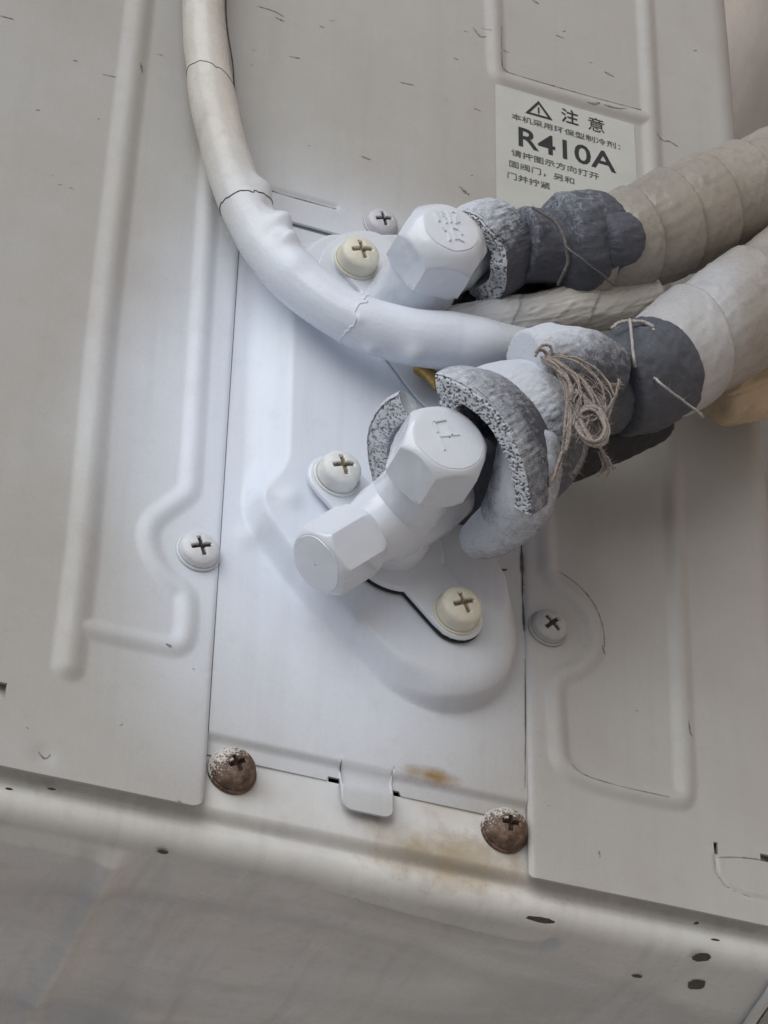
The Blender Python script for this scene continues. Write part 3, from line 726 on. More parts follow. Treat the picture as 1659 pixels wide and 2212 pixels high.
# ------------------------------------------------------------------ service valves
def pad(name, outline, d0, d1, bev, mat, parent, c):
    k = len(outline); rings = []; c = np.asarray(c)
    prof_ = [(0.5, d0), (0.0004, d0)] + [(bev * (1 - math.cos(a)), d1 - bev * (1 - math.sin(a))) for a in np.linspace(0, math.pi / 2, 7)] + [(bev + 0.002, d1), (0.5, d1)]
    V = []
    for ins, d in prof_:
        for q in outline:
            L = np.linalg.norm(q - c); f = (0.02 if ins == 0.5 else max(L - ins, 0.0001) / L); e = c + (q - c) * f; V.append([e[0], -d, e[1]])
    V = np.array(V); V += 0.00015 * fbm(V * 250, 2, 8)[:, None] * np.array([1, 1, 1])
    F = grid_faces(len(prof_), k, wrap_v=True)
    return mesh_obj(name, V, F, mat, parent)
def flange_outline(c, e2, half, rend, rmid):
    out = []
    for a in np.linspace(0, 2 * math.pi, 120, endpoint=False):
        u = np.array([math.cos(a), math.sin(a)]); lo, hi = 0, 0.06
        for _ in range(30):
            m = (lo + hi) / 2; p = u * m
            t = np.clip(p.dot(e2), -half, half)
            d = min(np.linalg.norm(p - e2 * t) - rend, np.linalg.norm(p) - rmid)
            if d < 0: lo = m
            else: hi = m
        out.append(c + u * lo)
    return np.array(out)
def lathe(name, org, axis, xref, prof_, mat, parent, hexrot=None, hexR=None, hex_from=0, hex_to=0, nseg=180, seed=0, wob=0.0001, spray=None):
    """prof_: (radius, height) up the axis; between hex_from and hex_to the section is cut to a hexagon of corner radius hexR"""
    axis = axis / np.linalg.norm(axis); a = xref - axis * xref.dot(axis); a /= np.linalg.norm(a); b = np.cross(axis, a)
    th = np.linspace(0, 2 * math.pi, nseg, endpoint=False) + (hexrot or 0)
    R = []
    for i, (r_, z_) in enumerate(prof_):
        rr = np.full(nseg, r_)
        if hexR and hex_from <= z_:
            ph = (th - (hexrot or 0)) % (math.pi / 3); hx = hexR * math.cos(math.pi / 6) / np.cos(ph - math.pi / 6)
            k_ = 0.00014; rr = -k_ * np.log(np.exp(-(rr - 0.01) / k_) + np.exp(-(hx - 0.01) / k_)) + 0.01
        R.append(rr)
    R = np.array(R); Zs = np.array([z_ for _, z_ in prof_])[:, None]
    V = org + axis * Zs[..., None] + (np.cos(th)[None, :, None] * a + np.sin(th)[None, :, None] * b) * R[..., None]
    V = V.reshape(-1, 3); V = V + wob * 1.5 * (fbm(V * 150, 3, seed)[:, None] * np.array([1, -.6, .8]))
    F = grid_faces(len(prof_), nseg, wrap_v=True)[:, ::-1]
    ob = mesh_obj(name, V, F, mat, parent, spray=None if spray is None else np.full(len(V), spray))
    if hexR: ob.data.set_sharp_from_angle(angle=math.radians(42))
    return ob
def cap_prof(R, rf, L, hexch=0.004, dome=0.0003, raised=0.0003, neck=None, rnd=0.5):
    """hex cap: cylinder of corner radius, chamfer to the face circle, thin raised disc"""
    p = []
    if neck: p += [(neck, -0.004), (neck, 0.0)]
    p += [(R * 0.80, 0.0), (R * 0.93, 0.0), (R * 1.02, 0.0012)]
    for a in np.linspace(0, 1, 10)[1:]: p.append((R * 1.02, 0.0012 + (L - hexch - 0.0012) * a))
    for a in np.linspace(0, 1, 28)[1:]: p.append((R * 1.02 + (rf * 1.03 - R * 1.02) * a, L - hexch + hexch * (rnd * math.sin(a * math.pi / 2) + (1 - rnd) * a)))
    p += [(rf, L), (rf * 0.985, L + raised), (rf * 0.95, L + raised + .00005)]
    for q in (0.8, 0.55, 0.3, 0.02): p.append((rf * q, L + raised + 0.0001 + dome * (1 - q * q)))
    return p
def bar_mark(name, segs, dplane, ht, wd, mat, parent, spray=1.0):
    V, F = [], []
    for (u0, v0, u1, v1) in segs:
        a, b = U(u0, v0, dplane), U(u1, v1, dplane); t = (b - a); t /= np.linalg.norm(t); s = np.cross(t, N3)
        o = len(V)
        for (f, k_) in ((1.0, 0.0), (0.55, 1.0)):
            for q, e in ((a, -1), (b, 1)):
                for sg in ((-1, 1) if e < 0 else (1, -1)):
                    V.append(q + t * e * wd * 0.5 * f + s * sg * wd * 0.5 * f + N3 * (ht * k_ - 0.00015 * (1 - k_)))
        for i in range(4): F.append([o + i, o + (i + 1) % 4, o + 4 + (i + 1) % 4, o + 4 + i])
        F.append([o + 4, o + 5, o + 6, o + 7])
    return mesh_obj(name, V, F, mat, parent, False, np.full(len(V), spray))
FD = PH - 0.0008          # top of the pressed pedestal
FT = FD + 0.0032          # top of the flanges

# lower (three-way) valve
O1F = U(864, 1158, FT); O1 = U(835, 1155, FT); VAL1 = empty('service_valve', O1, UNIT); VAL1['label'] = 'lower service valve with two hex caps'
c1 = np.array([O1[0], O1[2]]); e22 = np.array([E2[0], E2[2]])
s1, s2 = U(727, 1030, FT), U(985, 1326, FT)
half = np.linalg.norm(s2 - s1) / 2; cm = (s1 + s2) / 2; c1 = np.array([cm[0], cm[2]])
pad('flange', flange_outline(c1, e22, half, 0.0082, 0.0150), FD + 0.0016, FT, 0.0012, M_VALVE, VAL1, c1)
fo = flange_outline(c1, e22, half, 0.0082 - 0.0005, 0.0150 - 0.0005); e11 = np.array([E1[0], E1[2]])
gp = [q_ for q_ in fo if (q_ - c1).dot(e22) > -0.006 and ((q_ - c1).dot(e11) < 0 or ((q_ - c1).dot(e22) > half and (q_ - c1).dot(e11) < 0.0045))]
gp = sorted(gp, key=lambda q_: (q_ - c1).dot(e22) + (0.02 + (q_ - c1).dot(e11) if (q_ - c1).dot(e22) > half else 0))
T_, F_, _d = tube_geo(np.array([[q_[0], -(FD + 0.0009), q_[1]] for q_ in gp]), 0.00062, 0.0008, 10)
mesh_obj('gap_shade', T_, F_, M_DARK, VAL1, True, np.zeros(len(T_)))  # black tube that paints the shade of the gap under the flange
for s_, me_ in ((s1, m_cw), (s2, m_c)):
    o = bpy.data.objects.new('bolt', me_); col.objects.link(o); o.parent = VAL1; o.location = s_ - origin_of(VAL1)
    o.rotation_euler = (ROTW @ Matrix.Rotation(0.2, 3, 'Z')).to_euler()
XV = np.array([0, 0, -1.0])
body = [(0.0125, -0.001), (0.0122, 0.004), (0.0113, 0.010), (0.0105, 0.018), (0.0100, 0.024), (0.0098, 0.029), (0.0112, 0.0300), (0.0112, 0.0325)]
body = [(float(np.interp(z_, [b_[1] for b_ in body], [b_[0] for b_ in body])), z_) for z_ in np.linspace(-0.001, 0.0325, 40)]
lathe('valve_body', O1, N3, XV, body, M_VALVE, VAL1, seed=3, wob=0.0003)
lathe('hex_cap', O1 + N3 * 0.0305, N3, XV, cap_prof(0.0132, 0.0100, 0.0158, 0.0034, raised=0.0002), M_VALVE, VAL1, -0.20, 0.0132, 0.0, 0.0130, seed=5, wob=0.00025)
KP = 0.0105
pt = []
for s_, r_ in ((-0.0235, 0.0086), (-0.018, 0.0088), (-0.012, 0.0098), (-0.006, 0.0112), (0.002, 0.0118), (0.010, 0.0116), (0.016, 0.0108), (0.022, 0.010)): pt.append((r_, s_))
pt = [(float(np.interp(z_, [q[1] for q in pt], [q[0] for q in pt])), z_) for z_ in np.linspace(-0.0235, 0.022, 50)]
lathe('port_body', O1 + N3 * KP, E1, N3, pt, M_VALVE, VAL1, seed=6, wob=0.0003)
lathe('port_cap', O1 + N3 * KP - E1 * 0.0165, -E1, N3, cap_prof(0.0109, 0.0084, 0.0172, 0.0024, neck=0.0085), M_VALVE, VAL1, math.radians(8), 0.0109, 0.0, 0.0150, seed=7, wob=0.00025)
lathe('outlet_nut', O1 + N3 * KP + E1 * 0.020, E1, N3, [(0.010, 0), (0.0125, 0.0005), (0.0125, 0.012), (0.009, 0.014), (0.007, 0.03), (0.007, 0.06)], M_FOAM, VAL1, 0, 0.0135, 0.0004, 0.0121, nseg=96, spray=0)
q = lambda z: (1300 / 1.4756 + z[0] * .11437, 1270 / 1.4756 + z[1] * .11437, 1300 / 1.4756 + z[2] * .11437, 1270 / 1.4756 + z[3] * .11437)
bar_mark('embossed_mark', [q(z) for z in ((490, 440, 700, 400), (490, 450, 560, 620), (600, 720, 960, 680), (600, 740, 690, 960), (740, 520, 830, 690))], FT + 0.0305 + 0.0158 + 0.0007, 0.00022, 0.0008, M_VALVE, VAL1)

# upper (two-way) valve
def poly_pad(name, px, d0, d1, bev, mat, parent):
    P_ = np.array([U(a, b, d1)[[0, 2]] for a, b in px]); P_ = smooth_poly(P_, 12, True)
    return pad(name, P_, d0, d1, bev, mat, parent, P_.mean(0))
O2 = U(893, 676, FT); VAL2 = empty('service_valve', O2, UNIT); VAL2['label'] = 'upper service valve with one embossed hex cap'
O2F = O2; O2 = U(874, 665, FT); s3 = U(768, 566, FT); cm2 = np.array([O2[0], O2[2]])
half2 = abs((np.array([s3[0], s3[2]]) - cm2).dot(e22))
poly_pad('mounting_plate', [(694, 600), (690, 560), (716, 522), (768, 498), (840, 516), (960, 640), (1040, 770), (1020, 880), (960, 900), (905, 862), (820, 752), (730, 655)], FD + 0.0004, FD + 0.0016, 0.0005, M_VALVE, VAL2)
pad('flange', flange_outline(cm2, e22, half2, 0.0085, 0.0145), FD - 0.0006, FT, 0.0012, M_VALVE, VAL2, cm2)
for s_ in (s3, O2F + (O2F - s3)):
    o = bpy.data.objects.new('bolt', m_c); col.objects.link(o); o.parent = VAL2; o.location = s_ - origin_of(VAL2)
    o.rotation_euler = (ROTW @ Matrix.Rotation(0.05, 3, 'Z')).to_euler()
body2 = [(0.0128, -0.001), (0.0122, 0.006), (0.0116, 0.014), (0.0112, 0.020), (0.0112, 0.024)]
body2 = [(float(np.interp(z_, [b_[1] for b_ in body2], [b_[0] for b_ in body2])), z_) for z_ in np.linspace(-0.001, 0.024, 30)]
lathe('valve_body', O2, N3, XV, body2, M_VALVE, VAL2, seed=13, wob=0.0003)
CAP2 = 0.0205
lathe('hex_cap', O2 + N3 * CAP2, N3, XV, cap_prof(0.0142, 0.0084, 0.0168, 0.0068, rnd=0.65), M_VALVE, VAL2, -math.radians(24), 0.0142, 0.0, 0.0110, seed=15, wob=0.00035)
lathe('outlet_body', O2 + N3 * 0.014, E1, N3, [(0.009, -0.004), (0.0095, 0.004), (0.0095, 0.014), (0.008, 0.02), (0.006, 0.03)], M_VALVE, VAL2, seed=17)
q = lambda z: (830 + z[0] * .1471, 420 + z[1] * .1471, 830 + z[2] * .1471, 420 + z[3] * .1471)
bar_mark('embossed_mark', [q(z) for z in ((755, 250, 800, 390), (845, 262, 862, 285), (862, 320, 890, 345), (885, 370, 905, 420), (935, 262, 975, 410), (1005, 262, 1050, 285), (1030, 335, 1050, 425), (1050, 300, 1085, 410),
                                           (862, 500, 885, 530), (925, 550, 960, 670), (985, 510, 1045, 660), (1010, 500, 1060, 515), (1090, 530, 1130, 590), (1090, 660, 1150, 690))],
         FT + CAP2 + 0.0168 + 0.0006, 0.0006, 0.00085, M_VALVE, VAL2)

# ------------------------------------------------------------------ foam, tape and twine
def pits(P2, density, rad, seed):
    """0..1 depth of open cells on a 2-d parameter plane (metres)"""
    r = np.random.default_rng(seed); lo, hi = P2.min(0), P2.max(0); m = int((hi - lo).prod() * density) + 4
    C = r.uniform(lo, hi, (m, 2)); Rr = rad * r.uniform(0.55, 1.3, m); out = np.zeros(len(P2))
    g_ = 0.003; cell = {}
    for i, c in enumerate(C): cell.setdefault((int(c[0] // g_), int(c[1] // g_)), []).append(i)
    key = np.floor(P2 / g_).astype(int)
    order = {}
    for i, k_ in enumerate(map(tuple, key)): order.setdefault(k_, []).append(i)
    for k_, idx in order.items():
        ids = [i for a in (-1, 0, 1) for b in (-1, 0, 1) for i in cell.get((k_[0] + a, k_[1] + b), [])]
        if not ids: continue
        d = np.linalg.norm(P2[idx][:, None] - C[ids][None], axis=2) / Rr[ids][None]
        out[idx] = np.clip(1 - d.min(1) ** 2, 0, 1)
    return out
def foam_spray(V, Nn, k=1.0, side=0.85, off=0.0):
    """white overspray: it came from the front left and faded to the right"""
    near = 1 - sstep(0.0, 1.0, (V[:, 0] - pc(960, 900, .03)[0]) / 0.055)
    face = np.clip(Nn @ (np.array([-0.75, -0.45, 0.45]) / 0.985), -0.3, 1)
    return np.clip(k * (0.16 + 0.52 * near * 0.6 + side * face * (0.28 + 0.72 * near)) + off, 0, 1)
def normals(V, nu, nv, wrap_v=True):
    G = V.reshape(nu, nv, 3); du = np.gradient(G, axis=0)
    dv = (np.roll(G, -1, 1) - np.roll(G, 1, 1)) if wrap_v else np.gradient(G, axis=1)
    N = np.cross(du, dv); N /= np.linalg.norm(N, axis=2)[..., None] + 1e-12
    return N.reshape(-1, 3)
def csleeve(name, C, axis, xref, th0, th1, Rin, Rout, L, taper, label, seed, k=1.0, nth=420, wr=0.00022, off=0.0, group='grey foam insulation pieces round the valves', endspray=0.75, curl=0.0, low=0.0):
    axis = axis / np.linalg.norm(axis); a = xref - axis * xref.dot(axis); a /= np.linalg.norm(a); b = np.cross(axis, a)
    full = th1 - th0 >= 359.9
    th = np.radians(np.linspace(th0, th1, nth, endpoint=not full))
    T = Rout - Rin; prof_ = []; kind_ = []
    for t in np.linspace(0, 1, 34): prof_.append((Rin + T * t, 0.0)); kind_.append(1)
    for t in np.linspace(0, 1, 46)[1:]: 
        bulge = 1 + 0.05 * math.sin(math.pi * t)
        rr = (Rout + (Rout * taper - Rout) * t ** 1.4) * bulge; prof_.append((rr, L * t)); kind_.append(2)
    re = prof_[-1][0]
    for t in np.linspace(0, 1, 8)[1:]: prof_.append((re - T * t, L + 0.001 * math.sin(math.pi * t))); kind_.append(0)
    for t in np.linspace(0, 1, 10)[1:-1]: prof_.append((re - T + (Rin - re + T) * t, L * (1 - t))); kind_.append(0)
    prof_ = np.array(prof_); kind_ = np.array(kind_); m = len(prof_)
    TH, I = np.meshgrid(th, np.arange(m), indexing='ij')
    R = prof_[I, 0]; Ee = prof_[I, 1]; K = kind_[I]
    dirs = np.cos(TH)[..., None] * a + np.sin(TH)[..., None] * b
    R = R * (1 + 0.035 * vnoise(np.stack([np.cos(TH) * 1.6, np.sin(TH) * 1.6, TH * 0 + seed], -1), seed))
    W = C + dirs * R[..., None] + axis * Ee[..., None]
    cr = fbm(np.stack([TH * Rout * 900, Ee * 260, TH * 0], -1), 3, seed + 2)
    R = R + np.where(K == 2, wr * cr - wr * 0.9 * np.clip(fbm(np.stack([TH * Rout * 300, Ee * 420, TH * 0], -1), 2, seed + 4), 0, 1), 0)
    P2 = np.stack([TH * (Rin + T / 2), R], -1)
    dep = np.zeros(R.shape); e = K == 1
    dep[e] = pits(P2[e], 1.5e6, 0.00035, seed)
    edge = np.clip(np.minimum(R - Rin, Rin + T - R) / 0.0006, 0, 1)
    Ee = Ee + np.where(e, 0.0009 * dep + 0.00030 * fbm(P2[..., [0, 1, 1]] * 700, 2, seed) + 0.0006 * (1 - edge), 0) + 0.0012 * vnoise(np.stack([TH * 2, TH * 0, TH * 0], -1), seed + 1) * (Ee < 0.002)
    V = C + dirs * R[..., None] + axis * Ee[..., None] + axis * (curl * (TH - th[0]))[..., None]
    V = V.reshape(-1, 3)
    F = grid_faces(nth, m, wrap_u=full, wrap_v=True)
    Nn = normals(V, nth, m)
    # make sure normals point outwards: outer surface should align with dirs
    sgn = np.sign((Nn * dirs.reshape(-1, 3))[K.reshape(-1) == 2].sum()); Nn *= sgn
    if sgn < 0: F = F[:, ::-1]
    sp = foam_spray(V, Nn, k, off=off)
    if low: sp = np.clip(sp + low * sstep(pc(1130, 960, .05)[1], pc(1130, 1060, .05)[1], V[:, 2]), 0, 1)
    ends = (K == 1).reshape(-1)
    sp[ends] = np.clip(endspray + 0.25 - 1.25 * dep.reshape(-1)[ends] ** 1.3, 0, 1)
    fm = (np.sort(K.reshape(-1)[F], 1)[:, 1] == 1) & (K.reshape(-1)[F].max(1) <= 2) & ((K.reshape(-1)[F] == 1).sum(1) >= 2) & ((K.reshape(-1)[F] == 0).sum(1) == 0)
    F = F.tolist(); fm = fm.astype(int).tolist()
    if not full:
        for base_, rev in ((0, False), ((nth - 1) * m, True)):
            c_ = V[base_:base_ + m].mean(0)
            # strip the cut end: pair face samples with the opposite wall
            loop = list(range(base_, base_ + m)); F.append(loop if rev else loop[::-1]); fm.append(1)
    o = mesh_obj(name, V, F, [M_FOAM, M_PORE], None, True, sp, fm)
    tag(o, label, 'foam sleeve', group); return o
def foam_lump(name, pts, rad, label, seed, rnd=0.004, k=1.0, wr=0.0003, off=0.0, side=0.85, stretch=(700, 260), mat=None):
    dr = lambda S, TH, W: 0.0009 * vnoise(W * 110, seed) + 0.00016 * fbm(W * 900, 2, seed + 8) + 1.6 * wr * fbm(np.stack([np.cos(TH) * stretch[0] * .012, np.sin(TH) * stretch[0] * .012, S * stretch[1]], -1), 3, seed + 3) - wr * 1.4 * np.clip(fbm(np.stack([W[..., 0] * 260, W[..., 1] * 260, W[..., 2] * 700], -1), 3, seed + 5) - .12, 0, 1)
    V, F, dirs = tube_geo(path(pts), rad, 0.0005, 130, dr, round_end=rnd)
    nn = np.concatenate([dirs.reshape(-1, 3), dirs[0].mean(0)[None] * 0 + [[-.7, -.3, .2]], [[.7, -.3, .2]]])
    ax = path(pts); t0 = ax[1] - ax[0]; t0 /= np.linalg.norm(t0)
    ns = len(dirs); w0 = np.clip(1 - np.arange(ns) / 10.0, 0, 1)[:, None, None]
    d2_ = dirs * (1 - 0.8 * w0) - t0 * w0; nn[:-2] = d2_.reshape(-1, 3)
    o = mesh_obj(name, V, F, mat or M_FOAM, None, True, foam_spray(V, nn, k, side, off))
    tag(o, label, 'foam sleeve', 'grey foam insulation pieces round the valves'); return o

# the big split sleeve round the lower valve, its cut ends facing the camera
CA = O1F + N3 * 0.0285 + E1 * 0.0055
BIGFOAM = csleeve('foam_sleeve', CA, E1, N3, -43, 66, 0.0222, 0.0283, 0.019, 0.80, 'large grey foam collar curving round the right of the lower hex cap', 31, 0.75, nth=420, off=-0.18, wr=0.00012, low=0.4)
csleeve('foam_strip', CA - E1 * 0.003 - N3 * 0.0040, E1, N3, 208, 297, 0.0194, 0.0264, 0.0040, 0.95, 'pale porous foam strip standing left of the lower hex cap', 37, 1.2, nth=320, off=0.2, endspray=1.0)
dr_c = lambda S, TH, W: 0.0008 * vnoise(W * 120, 33) + 0.0002 * fbm(W * 700, 2, 35)
V, F, dirs = tube_geo(path([(1150, 930, .055), (1140, 1010, .050), (1126, 1078, .044), (1090, 1132, .034), (1040, 1160, .027), (1000, 1172, .0225)]), [0.0080, 0.0092, 0.0092, 0.0080, 0.0062, 0.0042], 0.0005, 90, dr_c, round_end=0.003)
nn = np.concatenate([dirs.reshape(-1, 3), [[-.5, -.5, 0]] * 2])
mesh_obj('foam_curl', V, F, M_FOAM, BIGFOAM, True, np.clip(0.62 + 0.35 * nn @ np.array([-.6, -.5, -.2]) - 0.5 * sstep(-.2, .5, nn @ np.array([-.3, .9, .2])), 0, 1))
CB = O1F + N3 * 0.0265 + E1 * 0.0250
csleeve('foam_sleeve', CB, E1, N3, 0, 360, 0.0150, 0.0214, 0.0185, 0.88, 'grey foam collar with white dusted shoulder behind the large collar', 41, 1.15, nth=460, off=0.05)
foam_lump('foam_sleeve', [(1150, 905, .038), (1235, 872, .038), (1330, 850, .038)], [0.0125, 0.0128, 0.0115], 'shaded foam sleeve section under the tied twine knot', 43, k=0.55)
foam_lump('foam_sleeve', [(1134, 790, .050), (1190, 784, .050), (1255, 790, .050), (1318, 815, .047)], [0.0098, 0.0106, 0.0110, 0.0096], 'foam sleeve with whitened left end above the twine knot', 47, rnd=0.0012, k=1.15, off=0.02)
foam_lump('foam_sleeve', [(1318, 838, .040), (1378, 820, .040), (1432, 792, .040)], [0.0142, 0.0164, 0.0166], 'charcoal foam sleeve round the lower pipe with twine across it', 53, rnd=0.0022, k=0.45)
# upper valve
CU = O2F + N3 * 0.0175 + E1 * 0.0150
csleeve('foam_sleeve', CU, E1, N3, 0, 360, 0.0086, 0.0149, 0.0150, 0.95, 'grey foam collar directly behind the embossed upper hex cap', 61, 0.7, nth=460, off=-0.06, endspray=0.78)
foam_lump('foam_sleeve', [(1120, 528, .033), (1172, 532, .033), (1212, 528, .033)], [0.0122, 0.0116, 0.0118], 'narrow foam waist squeezed by string on the upper pipe', 63, k=0.36, rnd=0.001)
LUMP = foam_lump('foam_sleeve', [(1192, 534, .034), (1232, 530, .034), (1282, 520, .034), (1330, 512, .034)], [0.0140, 0.0162, 0.0160, 0.0125], 'bulging wrinkled foam lump at the start of the upper pipe', 67, k=0.55, rnd=0.005, wr=0.0004)
foam_lump('foam_sleeve', [(1292, 520, .043), (1325, 518, .043), (1358, 516, .042)], [0.0086, 0.0090, 0.0078], 'small dark foam end against the taped upper pipe', 71, k=0.35, rnd=0.003)

fl = foam_lump('foam_flap', [(1235, 565, .029), (1282, 598, .025), (1322, 636, .0205), (1342, 660, .0185)], [0.0100, 0.0085, 0.0055, 0.0030], 'x', 73, k=0.2, rnd=0.003)
for k_ in ('label', 'category', 'group'): del fl[k_]
fl.location = np.array(fl.location) - np.array(LUMP.location); fl.parent = LUMP
foam_lump('foam_sleeve', [(985, 668, .0125), (1080, 652, .013), (1180, 642, .014), (1260, 632, .016)], [0.0050, 0.0062, 0.0066, 0.0060], 'added foam strip darkened as shade in the gap below the upper collar', 75, k=0.0, off=-1, mat=M_FOAM_SHADE)  # added strip, coloured dark to stand in for the gap's shade
foam_lump('foam_sleeve', [(1170, 1000, .020), (1255, 950, .022), (1340, 912, .024), (1420, 875, .026)], [0.0080, 0.0105, 0.0112, 0.0100], 'foam section under the twine with shade put into its dark colour', 77, k=0.0, off=-1, mat=M_FOAM_SHADE)  # lump added to darken the recess, shade put into its colour
# tape-wrapped pipes
def wrap_dr(pitch, step, tilt, th0, seed, wr=0.0006, ph=0.0):
    def f(S, TH, W):
        S = S + 0.35 * pitch * vnoise(np.stack([S * 30, S * 0, S * 0], -1), seed + 31)
        s_ = S / pitch + TH / (2 * math.pi) * 1.0 + ph + 0.035 * vnoise(np.stack([np.cos(TH) * 2, np.sin(TH) * 2, S * 20], -1), seed)
        fr = s_ - np.floor(s_)
        crs = np.clip(fbm(np.stack([S * 35, np.cos(TH + S * 9) * 3.2, np.sin(TH + S * 9) * 3.2], -1), 3, seed + 20), -1, 1)
        f.dirt = np.maximum(sstep(0.955, 0.98, fr) * (0.6 + 0.5 * vnoise(W * 90, seed + 9)), 0.45 * sstep(0.25, 0.0, fr) * np.clip(0.35 + fbm(W * 120, 3, seed + 12), 0, 1))
        saw = step * (fr ** 0.5 - sstep(0.96, 1.0, fr))
        ridg = fbm(np.stack([S * 130 + TH * 1.3, np.cos(TH) * 1.1, np.sin(TH) * 1.1], -1), 3, seed + 1)
        ridg = wr * (1 - np.abs(ridg) * 2.2).clip(0, 1) ** 3 + 0.0004 * vnoise(W * 50, seed + 2)
        return saw + ridg + wr * 0.7 * (1 - np.abs(crs) * 3).clip(0, 1) ** 2
    return f
def wrapped(name, pts, rad, mat, label, cat, pitch, step, seed, wr=0.0006, ph=0.0, spray=None, rnd=0.0, nseg=128, st_=0.0007, group=None):
    wf = wrap_dr(pitch, step, 0, 0, seed, wr, ph)
    V, F, dirs = tube_geo(path(pts), rad, st_, nseg, wf, round_end=rnd)
    nn = np.concatenate([dirs.reshape(-1, 3), [[0, 0, 0]], [[0, 0, 0]]])
    o = mesh_obj(name, V, F, mat, None, True, None if spray is None else spray(V, nn))
    a = o.data.attributes.new('dirt', 'FLOAT', 'POINT'); a.data.foreach_set('value', np.concatenate([np.clip(wf.dirt.reshape(-1), 0, 1), [0, 0]]).astype(np.float32))
    tag(o, label, cat, group); return o
GP = 'tape wrapped refrigerant pipes'
wrapped('wrapped_pipe', [(1215, 560, .033), (1330, 530, .034), (1450, 482, .034), (1560, 437, .034), (1700, 378, .034), (1900, 290, .034)], [0.0095, 0.0135, 0.0153, 0.0153, 0.0148, 0.015], M_TAPE,
        'thick grey tape wrapped pipe leaving the upper valve to the right', 'pipe', 0.019, 0.0023, 81, 0.0003, 0.45, spray=lambda V, q_: spray_at(V) * 0.4, group=GP)
wrapped('wrapped_pipe', [(1390, 815, .040), (1450, 775, .040), (1550, 710, .040), (1650, 645, .040), (1760, 575, .040), (1900, 490, .040)], [0.0140, 0.0150, 0.0160, 0.0162, 0.0160, 0.016], M_TAPE,
        'thick grey tape wrapped pipe leaving the lower valve to the right', 'pipe', 0.027, 0.0022, 87, 0.0003, 0.2, spray=lambda V, q_: 0.05 + 0.3 * (1 - sstep(pc(1500, 740, .04)[0], pc(1590, 690, .04)[0], V[:, 0])), group=GP)
wrapped('yellowed_pipe', [(1540, 862, .022), (1620, 838, .022), (1720, 800, .022), (1900, 730, .022)], [0.0075, 0.0095, 0.010, 0.010], M_YELLOW,
        'yellowed taped pipe showing under the lower wrapped pipe', 'pipe', 0.03, 0.0005, 91, 0.0005, spray=lambda V, q_: np.zeros(len(V)), rnd=0.004)
wrapped('wrapped_tail', [(960, 700, .020), (1050, 690, .021), (1150, 683, .022), (1240, 668, .024), (1320, 658, .026), (1420, 640, .028)], [0.0045, 0.0055, 0.0062, 0.0070, 0.0066, 0.006], M_CABLE,
        'creased white tape tail running between the two valve pipes', 'pipe', 0.03, 0.0005, 95, 0.0004, rnd=0.002, spray=lambda V, q_: np.clip(spray_at(V) * 0.85, 0, 1))
# the cable coming down from the top
cab = [(436, -420, .0085), (438, -150, .0085), (437, 0, .0085), (450, 150, .0085), (478, 300, .010), (530, 450, .013), (618, 580, .0175), (735, 675, .021), (860, 722, .0235), (975, 736, .0255), (1040, 745, .027), (1110, 754, .0245), (1180, 760, .019)]
crad = [0.0066, 0.0066, 0.0067, 0.0069, 0.0072, 0.0077, 0.0078, 0.0076, 0.0082, 0.0085, 0.0078, 0.0068, 0.0060]
BUMPS = [(570, 408, .0022, .0042), (584, 440, -.0010, .0025), (606, 478, .0036, .0036), (622, 515, .0030, .0030), (640, 560, .0008, .004), (893, 768, .0016, .0030), (768, 645, .0008, .0013), (776, 690, .0005, .0015), (800, 755, .0012, .0022), (590, 500, -.0006, .0030)]
CENT = []
def cable_dr(S, TH, W):
    r_ = 0.00020 * vnoise(W * 120, 3) + 0.0004 * vnoise(W * 45, 4)
    for q_, (px, py, amp, rr) in zip(CENT, BUMPS):
        r_ = r_ + amp * np.exp(-((W - q_) ** 2).sum(-1) / rr ** 2)
    return r_ + 0.00018 * np.clip(fbm(np.stack([S * 60, np.cos(TH) * 2.5, np.sin(TH) * 2.5], -1), 3, 12), 0, 1)
def project(V):
    q_ = np.asarray(V) - CAM; zc = q_ @ cam_f
    return np.stack([q_ @ cam_r / zc * FPX + CX, q_ @ cam_d / zc * FPX + CY, zc], -1)
V, F, dirs = tube_geo(path(cab), crad, 0.0006, 128, cable_dr, round_end=0.0045)
pr = project(V)
CENT = [V[np.argmin(np.hypot(pr[:, 0] - px, pr[:, 1] - py) + (pr[:, 2] - pr[:, 2].min()) * 120)] for px, py, _a, _b in BUMPS]
V, F, dirs = tube_geo(path(cab), crad, 0.0006, 128, cable_dr, round_end=0.0045)
CABLE = mesh_obj('wrapped_cable', V, F, M_CABLE, None)
tag(CABLE, 'white tape wrapped cable bending down from the top to the valves', 'cable')
